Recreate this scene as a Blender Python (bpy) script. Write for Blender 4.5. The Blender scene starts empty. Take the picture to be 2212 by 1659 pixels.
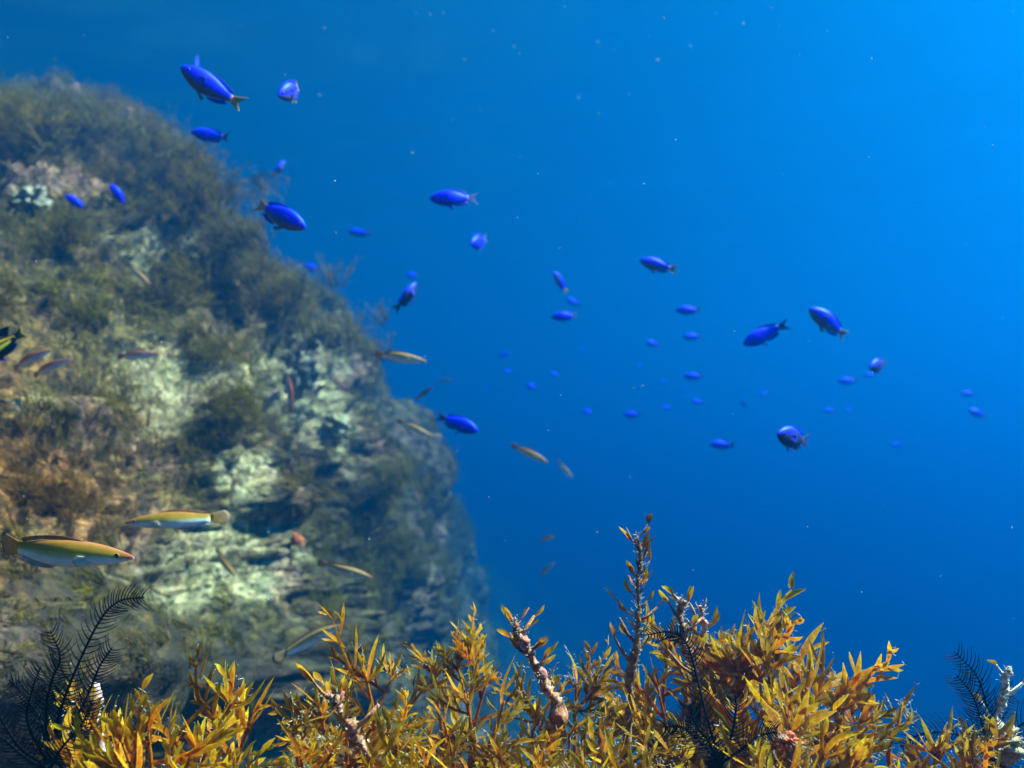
import bpy, math, random
import numpy as np
from mathutils import Vector, Matrix, Quaternion

random.seed(7)
RNG = np.random.default_rng(11)
R = math.radians
S = bpy.context.scene
COL = S.collection

# ------------------------------------------------------------------ camera
PITCH, HFOV = R(5.0), R(60.0)
cam_data = bpy.data.cameras.new('camera')
cam = bpy.data.objects.new('camera', cam_data)
COL.objects.link(cam)
cam.location = (0, 0, 0)
cam.rotation_euler = (R(90) + PITCH, 0, 0)
cam_data.sensor_width = 36
cam_data.angle = HFOV
cam_data.clip_start = 0.02
cam_data.clip_end = 500
cam_data.dof.use_dof = True
cam_data.dof.focus_distance = 0.57
cam_data.dof.aperture_fstop = 8.5
S.camera = cam

# ------------------------------------------------------------------ light
SUN_EL, SUN_AZ = R(52), R(84)
W = bpy.data.worlds.new('World')
S.world = W
W.use_nodes = True
wn = W.node_tree
for n in list(wn.nodes):
    wn.nodes.remove(n)
sky = wn.nodes.new('ShaderNodeTexSky')
sky.sky_type = 'NISHITA'
sky.sun_disc = False
sky.sun_elevation = SUN_EL
sky.sun_rotation = SUN_AZ
bg = wn.nodes.new('ShaderNodeBackground')
bg.inputs['Strength'].default_value = 0.05
wo = wn.nodes.new('ShaderNodeOutputWorld')
wn.links.new(sky.outputs[0], bg.inputs['Color'])
wn.links.new(bg.outputs[0], wo.inputs['Surface'])
sd = bpy.data.lights.new('sun', 'SUN')
sd.energy = 5.0
sd.angle = R(3)        # sunlight spread by the rippled surface
sd.color = (1.0, 0.92, 0.77)
sun = bpy.data.objects.new('sun', sd)
COL.objects.link(sun)
sun_dir = Vector((math.sin(SUN_AZ) * math.cos(SUN_EL), math.cos(SUN_AZ) * math.cos(SUN_EL), math.sin(SUN_EL)))
sun.rotation_euler = sun_dir.to_track_quat('Z', 'Y').to_euler()

S.view_settings.view_transform = 'Standard'
S.view_settings.look = 'None'
S.view_settings.gamma = 1
S.view_settings.exposure = 2.92
S.render.engine = 'CYCLES'
S.cycles.max_bounces = 6
S.cycles.diffuse_bounces = 2
S.cycles.glossy_bounces = 2
S.cycles.transmission_bounces = 3
S.cycles.transparent_max_bounces = 8
S.cycles.volume_bounces = 1

# water: the closed box of sea water round everything
WATER_TOP, WATER_DENS = 3.2, 0.23
WATER_COL = (0.0006, 0.126, 0.340)
WATER_ABS = (0.0, 0.18, 0.44)

# ------------------------------------------------------------------ helpers
FPX = 1106.0 / math.tan(HFOV / 2)      # photo measured on a 2212 x 1659 view
CF = Vector((0, math.cos(PITCH), math.sin(PITCH)))
CU = Vector((0, -math.sin(PITCH), math.cos(PITCH)))
CR = Vector((1, 0, 0))


def at(px, py, d):
    return CR * ((px - 1106) / FPX * d) + CU * (-(py - 829.5) / FPX * d) + CF * d


def proj(P):
    d = P @ np.array(CF)
    x = P @ np.array(CR)
    u = P @ np.array(CU)
    return 1106 + x / d * FPX, 829.5 - u / d * FPX


def hash3(i, j, k, s):
    n = (i * 374761393 + j * 668265263 + k * 2147483647 + s * 974634373).astype(np.int64) & 0xffffffff
    n = ((n ^ (n >> 13)) * 1274126177) & 0xffffffff
    n = n ^ (n >> 16)
    return (n & 0xffffff) / float(0xffffff)


def vnoise(P, s=0):
    F = np.floor(P).astype(np.int64)
    f = P - F
    f = f * f * f * (f * (f * 6 - 15) + 10)
    r = 0
    for a in (0, 1):
        wa = f[:, 0] if a else 1 - f[:, 0]
        for b in (0, 1):
            wb = f[:, 1] if b else 1 - f[:, 1]
            for c in (0, 1):
                wc = f[:, 2] if c else 1 - f[:, 2]
                r = r + wa * wb * wc * hash3(F[:, 0] + a, F[:, 1] + b, F[:, 2] + c, s)
    return r * 2 - 1


def fbm(P, freq, octv=4, s=0, gain=0.5):
    r, a = 0, 1.0
    for o in range(octv):
        r = r + a * vnoise(P * freq + 17.3 * o, s + o)
        a *= gain
        freq *= 2.03
    return r


def tag(o, label=None, cat=None, group=None, kind=None):
    if label: o['label'] = label
    if cat: o['category'] = cat
    if group: o['group'] = group
    if kind: o['kind'] = kind
    return o


def empty(name, loc):
    o = bpy.data.objects.new(name, None)
    o.empty_display_size = 0.02
    COL.objects.link(o)
    o.location = loc
    return o


class MB:
    """collects shapes and links them as ONE mesh object; every vertex carries a pigment attribute"""
    def __init__(s):
        s.v, s.f, s.c = [], [], []

    def add(s, vs, fs, cs):
        o = len(s.v)
        s.v.extend(vs)
        s.c.extend(cs)
        s.f.extend([tuple(i + o for i in q) for q in fs])

    def mesh(s, name, mat, origin=None):
        me = bpy.data.meshes.new(name)
        v = np.array([tuple(p) for p in s.v], dtype=np.float64).reshape(-1, 3)
        if origin is not None:
            v = v - np.array(origin)
        me.from_pydata(v.tolist(), [], s.f)
        at_ = me.color_attributes.new('pig', 'FLOAT_COLOR', 'POINT')
        c = np.ones((len(s.v), 4), dtype=np.float32)
        c[:, :3] = np.array(s.c, dtype=np.float32).reshape(-1, 3)
        at_.data.foreach_set('color', c.ravel())
        me.polygons.foreach_set('use_smooth', [True] * len(me.polygons))
        me.materials.append(mat)
        me.update()
        return me

    def build(s, name, mat, parent=None, origin=None):
        if origin is None and parent is not None:
            origin = parent.location
        o = bpy.data.objects.new(name, s.mesh(name, mat, origin))
        COL.objects.link(o)
        if parent is not None:
            o.parent = parent
        elif origin is not None:
            o.location = origin
        return o


def fast_mesh(name, V, F, C, mat):
    me = bpy.data.meshes.new(name)
    V = np.asarray(V, np.float32)
    F = np.asarray(F, np.int32)
    n, k = F.shape
    me.vertices.add(len(V))
    me.vertices.foreach_set('co', V.ravel())
    me.loops.add(n * k)
    me.loops.foreach_set('vertex_index', F.ravel())
    me.polygons.add(n)
    me.polygons.foreach_set('loop_start', np.arange(0, n * k, k, dtype=np.int32))
    me.polygons.foreach_set('use_smooth', np.ones(n, dtype=bool))
    me.update(calc_edges=True)
    a = me.color_attributes.new('pig', 'FLOAT_COLOR', 'POINT')
    c = np.ones((len(V), 4), np.float32)
    c[:, :3] = C
    a.data.foreach_set('color', c.ravel())
    me.materials.append(mat)
    me.validate()
    return me


def frame(d):
    d = d.normalized()
    a = Vector((0, 0, 1)) if abs(d.z) < 0.9 else Vector((1, 0, 0))
    x = d.cross(a).normalized()
    return x, x.cross(d).normalized()


def spline(pts, n):
    """Catmull-Rom through the points, n samples"""
    P = [pts[0] * 2 - pts[1]] + list(pts) + [pts[-1] * 2 - pts[-2]]
    out = []
    m = len(pts) - 1
    for i in range(n):
        t = i / (n - 1) * m
        k = min(int(t), m - 1)
        u = t - k
        a, b, c, d = P[k], P[k + 1], P[k + 2], P[k + 3]
        out.append(0.5 * ((2 * b) + (c - a) * u + (2 * a - 5 * b + 4 * c - d) * u * u + (3 * b - a - 3 * c + d) * u ** 3))
    return out


def tube(mb, pts, rad, col, ns=6, bump=0.0, cap=True):
    n = len(pts)
    vs, cs, fs = [], [], []
    x0 = None
    for i, p in enumerate(pts):
        d = (pts[min(i + 1, n - 1)] - pts[max(i - 1, 0)])
        if d.length < 1e-9: d = Vector((0, 0, 1))
        d.normalize()
        if x0 is None:
            x0, _ = frame(d)
        x0 = (x0 - d * x0.dot(d)).normalized()
        y0 = d.cross(x0)
        r = rad[i] if hasattr(rad, '__len__') else rad
        cc = col(i / max(n - 1, 1)) if callable(col) else col
        for k in range(ns):
            a = 2 * math.pi * k / ns
            rr = r * (1 + bump * random.uniform(-1, 1))
            vs.append(p + (x0 * math.cos(a) + y0 * math.sin(a)) * rr)
            cs.append(cc)
    for i in range(n - 1):
        for k in range(ns):
            fs.append((i * ns + k, i * ns + (k + 1) % ns, (i + 1) * ns + (k + 1) % ns, (i + 1) * ns + k))
    if cap:
        fs.append(tuple(range((n - 1) * ns, n * ns)))
        fs.append(tuple(range(ns))[::-1])
    mb.add(vs, fs, cs)


# ------------------------------------------------------------------ materials
def mat(name):
    m = bpy.data.materials.new(name)
    m.use_nodes = True
    nt = m.node_tree
    for n in list(nt.nodes):
        nt.nodes.remove(n)
    out = nt.nodes.new('ShaderNodeOutputMaterial')
    return m, nt, out


def N(nt, t, **kw):
    n = nt.nodes.new(t)
    for k, v in kw.items():
        if k in n.inputs.keys():
            n.inputs[k].default_value = v
        else:
            setattr(n, k, v)
    return n


def ramp(nt, fac, stops):
    r = nt.nodes.new('ShaderNodeValToRGB')
    e = r.color_ramp.elements
    while len(e) > 1:
        e.remove(e[-1])
    e[0].position, e[0].color = stops[0][0], (*stops[0][1], 1)
    for p, c in stops[1:]:
        q = e.new(p)
        q.color = (*c, 1)
    nt.links.new(fac, r.inputs[0])
    return r.outputs[0]


def mix(nt, fac, a, b, mode='MIX'):
    m = nt.nodes.new('ShaderNodeMix')
    m.data_type = 'RGBA'
    m.blend_type = mode
    for s_, v in ((m.inputs[0], fac), (m.inputs[6], a), (m.inputs[7], b)):
        if hasattr(v, 'is_linked'):
            nt.links.new(v, s_)
        elif isinstance(v, (tuple, list)):
            s_.default_value = (*v, 1) if len(v) == 3 else v
        else:
            s_.default_value = v
    return m.outputs[2]


def leaf_mat(name, base, mid, tip, transl=0.35, rough=0.45, hue0=0.485):
    """pigment runs along the blade (attribute red = 0 base .. 1 tip, green = random per blade)"""
    m, nt, out = mat(name)
    a = N(nt, 'ShaderNodeVertexColor', layer_name='pig')
    sep = N(nt, 'ShaderNodeSeparateColor')
    nt.links.new(a.outputs[0], sep.inputs[0])
    c = ramp(nt, sep.outputs[0], [(0, base), (0.45, mid), (1, tip)])
    hs = N(nt, 'ShaderNodeHueSaturation')
    mr = N(nt, 'ShaderNodeMapRange')
    mr.inputs['To Min'].default_value = 0.42
    mr.inputs['To Max'].default_value = 1.45
    nt.links.new(sep.outputs[1], mr.inputs[0])
    nt.links.new(mr.outputs[0], hs.inputs['Value'])
    mh = N(nt, 'ShaderNodeMapRange')
    mh.inputs['To Min'].default_value = hue0
    mh.inputs['To Max'].default_value = 0.525
    nt.links.new(sep.outputs[2], mh.inputs[0])
    nt.links.new(mh.outputs[0], hs.inputs['Hue'])
    nt.links.new(c, hs.inputs['Color'])
    tc = N(nt, 'ShaderNodeTexCoord')
    nz = N(nt, 'ShaderNodeTexNoise', Scale=260.0, Detail=4.0)
    nt.links.new(tc.outputs['Object'], nz.inputs['Vector'])
    sp = ramp(nt, nz.outputs[0], [(0.40, (0.72, 0.66, 0.6)), (0.58, (1, 1, 1)), (0.72, (1.5, 1.45, 1.5))])
    cc = mix(nt, 1.0, hs.outputs[0], sp, 'MULTIPLY')
    p = N(nt, 'ShaderNodeBsdfPrincipled', Roughness=rough)
    p.inputs['Specular IOR Level'].default_value = 0.12
    nt.links.new(cc, p.inputs['Base Color'])
    t = N(nt, 'ShaderNodeBsdfTranslucent')
    nt.links.new(cc, t.inputs['Color'])
    ms = N(nt, 'ShaderNodeMixShader')
    ms.inputs[0].default_value = transl
    nt.links.new(p.outputs[0], ms.inputs[1])
    nt.links.new(t.outputs[0], ms.inputs[2])
    nt.links.new(ms.outputs[0], out.inputs['Surface'])
    return m


def pig_mat(name, rough=0.45, spec=0.5, noise=0.25, nscale=40.0, sheen=None, transl=0.0, bump=0.0, metal=0.0):
    m, nt, out = mat(name)
    a = N(nt, 'ShaderNodeVertexColor', layer_name='pig')
    tc = N(nt, 'ShaderNodeTexCoord')
    nz = N(nt, 'ShaderNodeTexNoise', Scale=nscale, Detail=5.0)
    nt.links.new(tc.outputs['Object'], nz.inputs['Vector'])
    g = ramp(nt, nz.outputs[0], [(0.3, (1 - noise,) * 3), (0.7, (1 + noise,) * 3)])
    c = mix(nt, 1.0, a.outputs[0], g, 'MULTIPLY')
    p = N(nt, 'ShaderNodeBsdfPrincipled', Roughness=rough)
    p.inputs['Specular IOR Level'].default_value = spec
    p.inputs['Metallic'].default_value = metal
    nt.links.new(c, p.inputs['Base Color'])
    if bump:
        b = N(nt, 'ShaderNodeBump', Strength=bump, Distance=0.002)
        nt.links.new(nz.outputs[0], b.inputs['Height'])
        nt.links.new(b.outputs[0], p.inputs['Normal'])
    sh = p.outputs[0]
    if transl:
        t = N(nt, 'ShaderNodeBsdfTranslucent')
        nt.links.new(c, t.inputs['Color'])
        ms = N(nt, 'ShaderNodeMixShader')
        ms.inputs[0].default_value = transl
        nt.links.new(sh, ms.inputs[1])
        nt.links.new(t.outputs[0], ms.inputs[2])
        sh = ms.outputs[0]
    nt.links.new(sh, out.inputs['Surface'])
    return m


def rock_mat(name):
    """red = pale lime crust, green = warm brown / rusty growth, blue = dark tone (shade painted in on the reef wall)"""
    m, nt, out = mat(name)
    a = N(nt, 'ShaderNodeVertexColor', layer_name='pig')
    sep = N(nt, 'ShaderNodeSeparateColor')
    nt.links.new(a.outputs[0], sep.inputs[0])
    tc = N(nt, 'ShaderNodeTexCoord')
    O = tc.outputs['Object']

    def nz(scale, det=6.0, rough=0.6, dist=0.0):
        n = N(nt, 'ShaderNodeTexNoise', Scale=scale, Detail=det, Roughness=rough, Distortion=dist)
        nt.links.new(O, n.inputs['Vector'])
        return n.outputs[0]
    n1, n2, n3, n4, n5 = nz(7, 8, 0.65, 0.6), nz(19, 7, 0.6, 0.8), nz(48, 5, 0.6, 0.4), nz(4.0, 5, 0.5, 0.3), nz(32, 6, 0.7, 1.5)
    dark = ramp(nt, n2, [(0.3, (0.018, 0.013, 0.004)), (0.46, (0.045, 0.030, 0.007)), (0.58, (0.10, 0.066, 0.014)), (0.74, (0.23, 0.155, 0.055))])
    pale = ramp(nt, mix(nt, 0.5, n2, n5), [(0.33, (0.03, 0.026, 0.010)), (0.42, (0.13, 0.11, 0.045)), (0.48, (0.26, 0.21, 0.10)), (0.53, (0.38, 0.31, 0.17)), (0.57, (0.25, 0.14, 0.07)), (0.66, (0.62, 0.52, 0.32))])
    warm = ramp(nt, n3, [(0.32, (0.03, 0.011, 0.003)), (0.48, (0.14, 0.05, 0.010)), (0.6, (0.28, 0.10, 0.025)), (0.75, (0.48, 0.26, 0.14))])
    # break the mask with noise so that patches get ragged edges
    ad = N(nt, 'ShaderNodeMath', operation='ADD')
    nt.links.new(sep.outputs[0], ad.inputs[0])
    sb = N(nt, 'ShaderNodeMath', operation='MULTIPLY_ADD')
    nt.links.new(n1, sb.inputs[0]); sb.inputs[1].default_value = 1.6; sb.inputs[2].default_value = -0.8
    nt.links.new(sb.outputs[0], ad.inputs[1])
    fp = ramp(nt, ad.outputs[0], [(0.34, (0, 0, 0)), (0.6, (1, 1, 1))])
    c = mix(nt, fp, dark, pale)
    pk = ramp(nt, n4, [(0.52, (0, 0, 0)), (0.62, (0.7, 0.7, 0.7))])
    pinked = mix(nt, pk, c, mix(nt, 0.6, c, (0.34, 0.17, 0.14)))
    wm = N(nt, 'ShaderNodeMath', operation='MULTIPLY')
    nt.links.new(sep.outputs[1], wm.inputs[0])
    nt.links.new(ramp(nt, n1, [(0.3, (0.25,) * 3), (0.6, (1, 1, 1))]), wm.inputs[1])
    c = mix(nt, wm.outputs[0], pinked, warm)
    vo = N(nt, 'ShaderNodeTexVoronoi', Scale=26.0, Randomness=1.0)
    vd = N(nt, 'ShaderNodeVectorMath', operation='ADD')
    vn = N(nt, 'ShaderNodeTexNoise', Scale=30.0, Detail=3.0)
    nt.links.new(O, vn.inputs['Vector'])
    vs_ = N(nt, 'ShaderNodeVectorMath', operation='SCALE')
    vs_.inputs['Scale'].default_value = 0.05
    nt.links.new(vn.outputs['Color'], vs_.inputs[0])
    nt.links.new(O, vd.inputs[0]); nt.links.new(vs_.outputs[0], vd.inputs[1])
    nt.links.new(vd.outputs[0], vo.inputs['Vector'])
    cell = N(nt, 'ShaderNodeSeparateColor')
    nt.links.new(vo.outputs['Color'], cell.inputs[0])
    c = mix(nt, 1.0, c, ramp(nt, cell.outputs[0], [(0.0, (0.30, 0.26, 0.18)), (0.25, (0.62, 0.56, 0.44)), (0.5, (1, 1, 1)), (0.8, (1.25, 1.12, 0.95)), (1.0, (1.5, 1.5, 1.4))]), 'MULTIPLY')
    fine = nz(70, 4, 0.7, 0.8)
    c = mix(nt, 1.0, c, ramp(nt, fine, [(0.36, (0.22, 0.2, 0.17)), (0.5, (0.9, 0.88, 0.85)), (0.64, (1.5, 1.45, 1.4))]), 'MULTIPLY')
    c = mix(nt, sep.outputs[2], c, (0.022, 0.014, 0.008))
    p = N(nt, 'ShaderNodeBsdfPrincipled', Roughness=0.9)
    p.inputs['Specular IOR Level'].default_value = 0.2
    nt.links.new(c, p.inputs['Base Color'])
    b = N(nt, 'ShaderNodeBump', Strength=1.0, Distance=0.03)
    nt.links.new(mix(nt, 0.4, n2, n3), b.inputs['Height'])
    nt.links.new(b.outputs[0], p.inputs['Normal'])
    nt.links.new(p.outputs[0], out.inputs['Surface'])
    return m


M_ROCK = rock_mat('reef_rock')
M_LEAF = leaf_mat('golden_seaweed', (0.36, 0.058, 0.001), (0.55, 0.175, 0.001), (0.52, 0.32, 0.008), 0.4, 0.7)
M_STEM = pig_mat('seaweed_stem', 0.6, 0.3, 0.45, 300)
M_FUZZ = pig_mat('pale_fuzz', 0.5, 0.5, 0.1, 100, transl=0.4)
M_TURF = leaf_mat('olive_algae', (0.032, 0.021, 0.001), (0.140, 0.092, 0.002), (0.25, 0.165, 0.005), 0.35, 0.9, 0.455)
M_CRUST = pig_mat('coralline_crust', 0.65, 0.4, 0.5, 420, bump=0.6)
M_STAR = pig_mat('black_feather_star', 0.7, 0.08, 0.3, 200)
M_FISH = pig_mat('fish_skin', 0.5, 0.12, 0.12, 16)
M_BLUE = pig_mat('blue_fish_skin', 0.5, 0.12, 0.12, 16, metal=.5)
M_FIN = pig_mat('fish_fin', 0.5, 0.12, 0.2, 30, transl=0.35)
M_EYE = pig_mat('fish_eye', 0.12, 0.6, 0.02, 5)
M_SNOW = pig_mat('drifting_flake', 0.5, 0.5, 0.1, 50, transl=0.3)

# ------------------------------------------------------------------ the water
m_w, nt, out = mat('sea_water')
pv = N(nt, 'ShaderNodeVolumePrincipled')
pv.inputs['Color'].default_value = (*WATER_COL, 1)
pv.inputs['Absorption Color'].default_value = (*WATER_ABS, 1)
pv.inputs['Density'].default_value = WATER_DENS
pv.inputs['Anisotropy'].default_value = 0.76
nt.links.new(pv.outputs[0], out.inputs['Volume'])
X0, X1, Y0, Y1, Z0, Z1 = -40, 40, -30, 50, -8.2, WATER_TOP
hb = bpy.data.meshes.new('haze')
hb.from_pydata([(X0, Y0, Z0), (X1, Y0, Z0), (X1, Y1, Z0), (X0, Y1, Z0), (X0, Y0, Z1), (X1, Y0, Z1), (X1, Y1, Z1), (X0, Y1, Z1)], [],
               [(0, 3, 2, 1), (4, 5, 6, 7), (0, 1, 5, 4), (1, 2, 6, 5), (2, 3, 7, 6), (3, 0, 4, 7)])
hb.materials.append(m_w)
haze = bpy.data.objects.new('haze', hb)
COL.objects.link(haze)
tag(haze, 'deep blue sea water filling the whole scene', 'water', kind='stuff')

# the rippled underside of the surface: light passes at steep angles, flat view rays mirror the water below
m_s, nt, out = mat('water_surface')
fr_ = N(nt, 'ShaderNodeFresnel', IOR=1.33)
tr_ = N(nt, 'ShaderNodeBsdfTransparent')
gl_ = N(nt, 'ShaderNodeBsdfGlossy', Roughness=0.14)
ms_ = N(nt, 'ShaderNodeMixShader')
nt.links.new(fr_.outputs[0], ms_.inputs[0])
nt.links.new(tr_.outputs[0], ms_.inputs[1])
nt.links.new(gl_.outputs[0], ms_.inputs[2])
nt.links.new(ms_.outputs[0], out.inputs['Surface'])
wx = np.concatenate([np.linspace(-39.9, -9, 40), np.linspace(-8.8, 8.8, 130), np.linspace(9, 39.9, 40)])
wy = np.concatenate([np.linspace(-29.9, 0, 50), np.linspace(.2, 16, 120), np.linspace(16.5, 49.9, 60)])
WX, WY = np.meshgrid(wx, wy)
Ps = np.stack([WX.ravel(), WY.ravel(), np.zeros(WX.size)], 1)
Ps[:, 2] = WATER_TOP - 0.13 + 0.030 * fbm(Ps * np.array([.7, 1.3, 1]), 1.0, 3, 40)
ii, jj = np.meshgrid(np.arange(len(wx) - 1), np.arange(len(wy) - 1))
q = (jj * len(wx) + ii).ravel()
surf = bpy.data.objects.new('water_surface', fast_mesh('water_surface', Ps, np.stack([q, q + 1, q + len(wx) + 1, q + len(wx)], 1), np.zeros((len(Ps), 3)), m_s))
COL.objects.link(surf)
tag(surf, 'rippled underside of the sea surface overhead', 'water surface', kind='structure')

# ------------------------------------------------------------------ seabed
gx = np.concatenate([np.linspace(-39, -6, 25), np.linspace(-5.8, 6, 110), np.linspace(6.3, 39, 25)])
gy = np.concatenate([np.linspace(-29, -2, 18), np.linspace(-1.8, 9, 100), np.linspace(9.4, 49, 28)])
GX, GY = np.meshgrid(gx, gy)
Pp = np.stack([GX.ravel(), GY.ravel(), np.zeros(GX.size)], 1)
GZ = -2.1 - 0.62 * np.clip(Pp[:, 0] + 0.6, -0.8, 9) - 0.10 * np.clip(Pp[:, 1] - 5, 0, 10)
GZ = np.maximum(GZ, -6.4) + 0.16 * fbm(Pp, 0.9, 4, 50) + 0.04 * fbm(Pp, 4, 3, 60)
Pp[:, 2] = GZ
nx, ny = len(gx), len(gy)
ii, jj = np.meshgrid(np.arange(nx - 1), np.arange(ny - 1))
q = (jj * nx + ii).ravel()
Fq = np.stack([q, q + 1, q + nx + 1, q + nx], 1)
sbC = np.stack([np.clip(0.35 + 0.5 * fbm(Pp, 0.7, 3, 70), 0, 1), np.zeros(len(Pp)), np.zeros(len(Pp))], 1)
seabed = bpy.data.objects.new('seabed', fast_mesh('seabed', Pp, Fq, sbC, M_ROCK))
COL.objects.link(seabed)
tag(seabed, 'seabed falling away into deep blue water', 'seabed', kind='structure')

# ------------------------------------------------------------------ reef wall
ROWS = [  # left edge (y, depth), outline (x, y, depth)
    (285, 2.7, 0, 250, 4.8), (340, 2.5, 185, 270, 4.8), (430, 2.25, 385, 340, 4.8), (560, 1.95, 500, 505, 4.7), (700, 1.65, 710, 680, 4.7), (840, 1.42, 825, 865, 4.9),
    (1000, 1.26, 935, 1030, 6.2), (1200, 1.12, 1010, 1210, 9.0), (1430, 1.04, 1060, 1390, 11.5), (1750, 1.03, 1120, 1680, 12.5), (2300, 1.12, 1180, 2150, 13.0)]
grid = []
top = []
for k, (yl, dl, xs, ys, ds) in enumerate(ROWS):
    L0 = at(-60, yl, dl)
    S0 = at(xs, ys, ds)
    row = [at(-900, yl - 30, dl * 0.55), at(-450, yl, dl * 0.78), L0]
    for u in (0.3, 0.6, 0.85):
        p = L0.lerp(S0, u)
        p = p + Vector((0.30, -0.10, 0.05)) * math.sin(math.pi * u) * 0.5
        row.append(p)
    row.append(S0)
    row.append(S0 + Vector((-0.12, 0.45, -0.03)))
    row.append(S0 + Vector((-0.9, 1.5, -0.2)))
    row.append(S0 + Vector((-2.6, 2.6, -0.5)))
    grid.append(row)
first = [p + Vector((-0.25, 0.9, -0.12)) for p in grid[0]]
first2 = [p + Vector((-0.6, 2.4, -0.7)) for p in grid[0]]
grid = [first2, first] + grid
G = np.array([[tuple(p) for p in r] for r in grid])


def resample(A, n):
    m = A.shape[0] - 1
    P = np.concatenate([2 * A[:1] - A[1:2], A, 2 * A[-1:] - A[-2:-1]], 0)
    t = np.linspace(0, m, n)
    k = np.minimum(t.astype(int), m - 1)
    u = (t - k)[:, None, None]
    a, b, c, d = P[k], P[k + 1], P[k + 2], P[k + 3]
    return 0.5 * (2 * b + (c - a) * u + (2 * a - 5 * b + 4 * c - d) * u ** 2 + (3 * b - a - 3 * c + d) * u ** 3)


NV, NU = 430, 400
WG = resample(G, NV)
WG = resample(WG.transpose(1, 0, 2), NU).transpose(1, 0, 2)


def grid_normals(A):
    du = np.gradient(A, axis=1)
    dv = np.gradient(A, axis=0)
    n = np.cross(dv, du)
    n /= np.linalg.norm(n, axis=2, keepdims=True) + 1e-9
    return n


n0 = grid_normals(WG)
sgn = np.sign((n0 * (-WG)).sum(2).mean())
n0 = n0 * sgn
Pw = WG.reshape(-1, 3)
scale_near = np.clip(np.linalg.norm(Pw, axis=1) / 2.4, 0.4, 1.3)[:, None]
hf = np.clip(3.2 / np.linalg.norm(Pw, axis=1), 0.15, 1) ** 1.3
dsp = 0.11 * fbm(Pw, 1.8, 2, 3) + 0.045 * fbm(Pw, 5.0, 3, 9) + hf * 0.030 * fbm(Pw, 12, 3, 21, .6) + hf * 0.016 * (1 - 2 * np.abs(fbm(Pw, 32, 2, 31)))
bx, by = proj(Pw)
bx = np.where((Pw @ np.array(CF)) > 0.2, bx, -9999)
cave = np.zeros(len(Pw))                      # hollows under ledges
for cx, cy, rx, ry, a_ in [(90, 1480, 260, 150, .16), (500, 1450, 260, 90, .12), (615, 1085, 60, 45, .12), (470, 900, 55, 100, .10), (160, 905, 110, 45, .07)]:
    cave = np.maximum(cave, a_ * np.exp(-(((bx - cx) / rx) ** 2 + ((by - cy) / ry) ** 2) ** 1.5))
Pw = Pw + n0.reshape(-1, 3) * (dsp[:, None] * scale_near - cave[:, None])
WG = Pw.reshape(NV, NU, 3)
nW = grid_normals(WG) * sgn
px, py = proj(Pw)
front = (Pw @ np.array(CF)) > 0.2
px = np.where(front, px, -9999)


def blobs(lst):
    r = np.zeros(len(Pw))
    for cx, cy, rx, ry, a in lst:
        r = np.maximum(r, a * np.exp(-(((px - cx) / rx) ** 2 + ((py - cy) / ry) ** 2)))
    return r


pale = blobs([(60, 405, 45, 35, 1), (110, 345, 50, 30, .6), (350, 520, 130, 38, .9), (300, 560, 60, 30, 1), (120, 330, 110, 40, .5), (440, 610, 60, 30, .5),
              (370, 840, 130, 105, 1), (640, 820, 120, 75, 1.1), (690, 910, 90, 55, 1), (520, 1010, 110, 60, .95), (560, 1090, 90, 50, .7),
              (470, 1225, 185, 95, 1.1), (560, 1160, 100, 60, 1), (400, 1285, 100, 45, 1), (640, 1350, 60, 40, .4), (690, 1260, 50, 60, .4), (80, 870, 70, 40, .8),
              (150, 965, 100, 30, .6), (930, 1240, 50, 60, .45), (760, 990, 60, 60, .6), (690, 720, 90, 40, .7), (820, 660, 50, 50, .4)])
warm = blobs([(40, 1030, 260, 150, 1.2), (-60, 820, 200, 140, .8), (120, 1120, 220, 100, 1.1), (250, 900, 180, 60, .5), (610, 1090, 60, 45, .5), (0, 1250, 150, 80, .5), (-100, 600, 150, 120, .4)])
painted_shade = blobs([(615, 1085, 45, 35, .9), (160, 900, 110, 42, .5), (150, 1265, 160, 55, .8), (470, 900, 45, 80, .6), (440, 1390, 160, 50, .6), (100, 1450, 260, 120, .7), (150, 1370, 220, 90, .85), (420, 1440, 320, 60, .95), (740, 1390, 130, 70, .8), (780, 1130, 130, 130, .6), (700, 1000, 60, 40, .5), (640, 700, 250, 40, .4), (900, 1150, 90, 150, .5)])  # shade of hollows and the lower left, painted dark into the wall colour
C = np.stack([np.clip(pale, 0, 1), np.clip(warm, 0, 1), np.clip(painted_shade, 0, 1)], 1)
ii, jj = np.meshgrid(np.arange(NU - 1), np.arange(NV - 1))
q = (jj * NU + ii).ravel()
Fw = np.stack([q, q + 1, q + NU + 1, q + NU], 1)
if sgn > 0:
    Fw = Fw[:, ::-1]
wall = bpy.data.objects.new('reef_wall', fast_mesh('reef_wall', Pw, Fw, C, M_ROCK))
COL.objects.link(wall)
tag(wall, 'steep reef wall of pale crusted rock rising on the left', 'reef', kind='structure')


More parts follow.
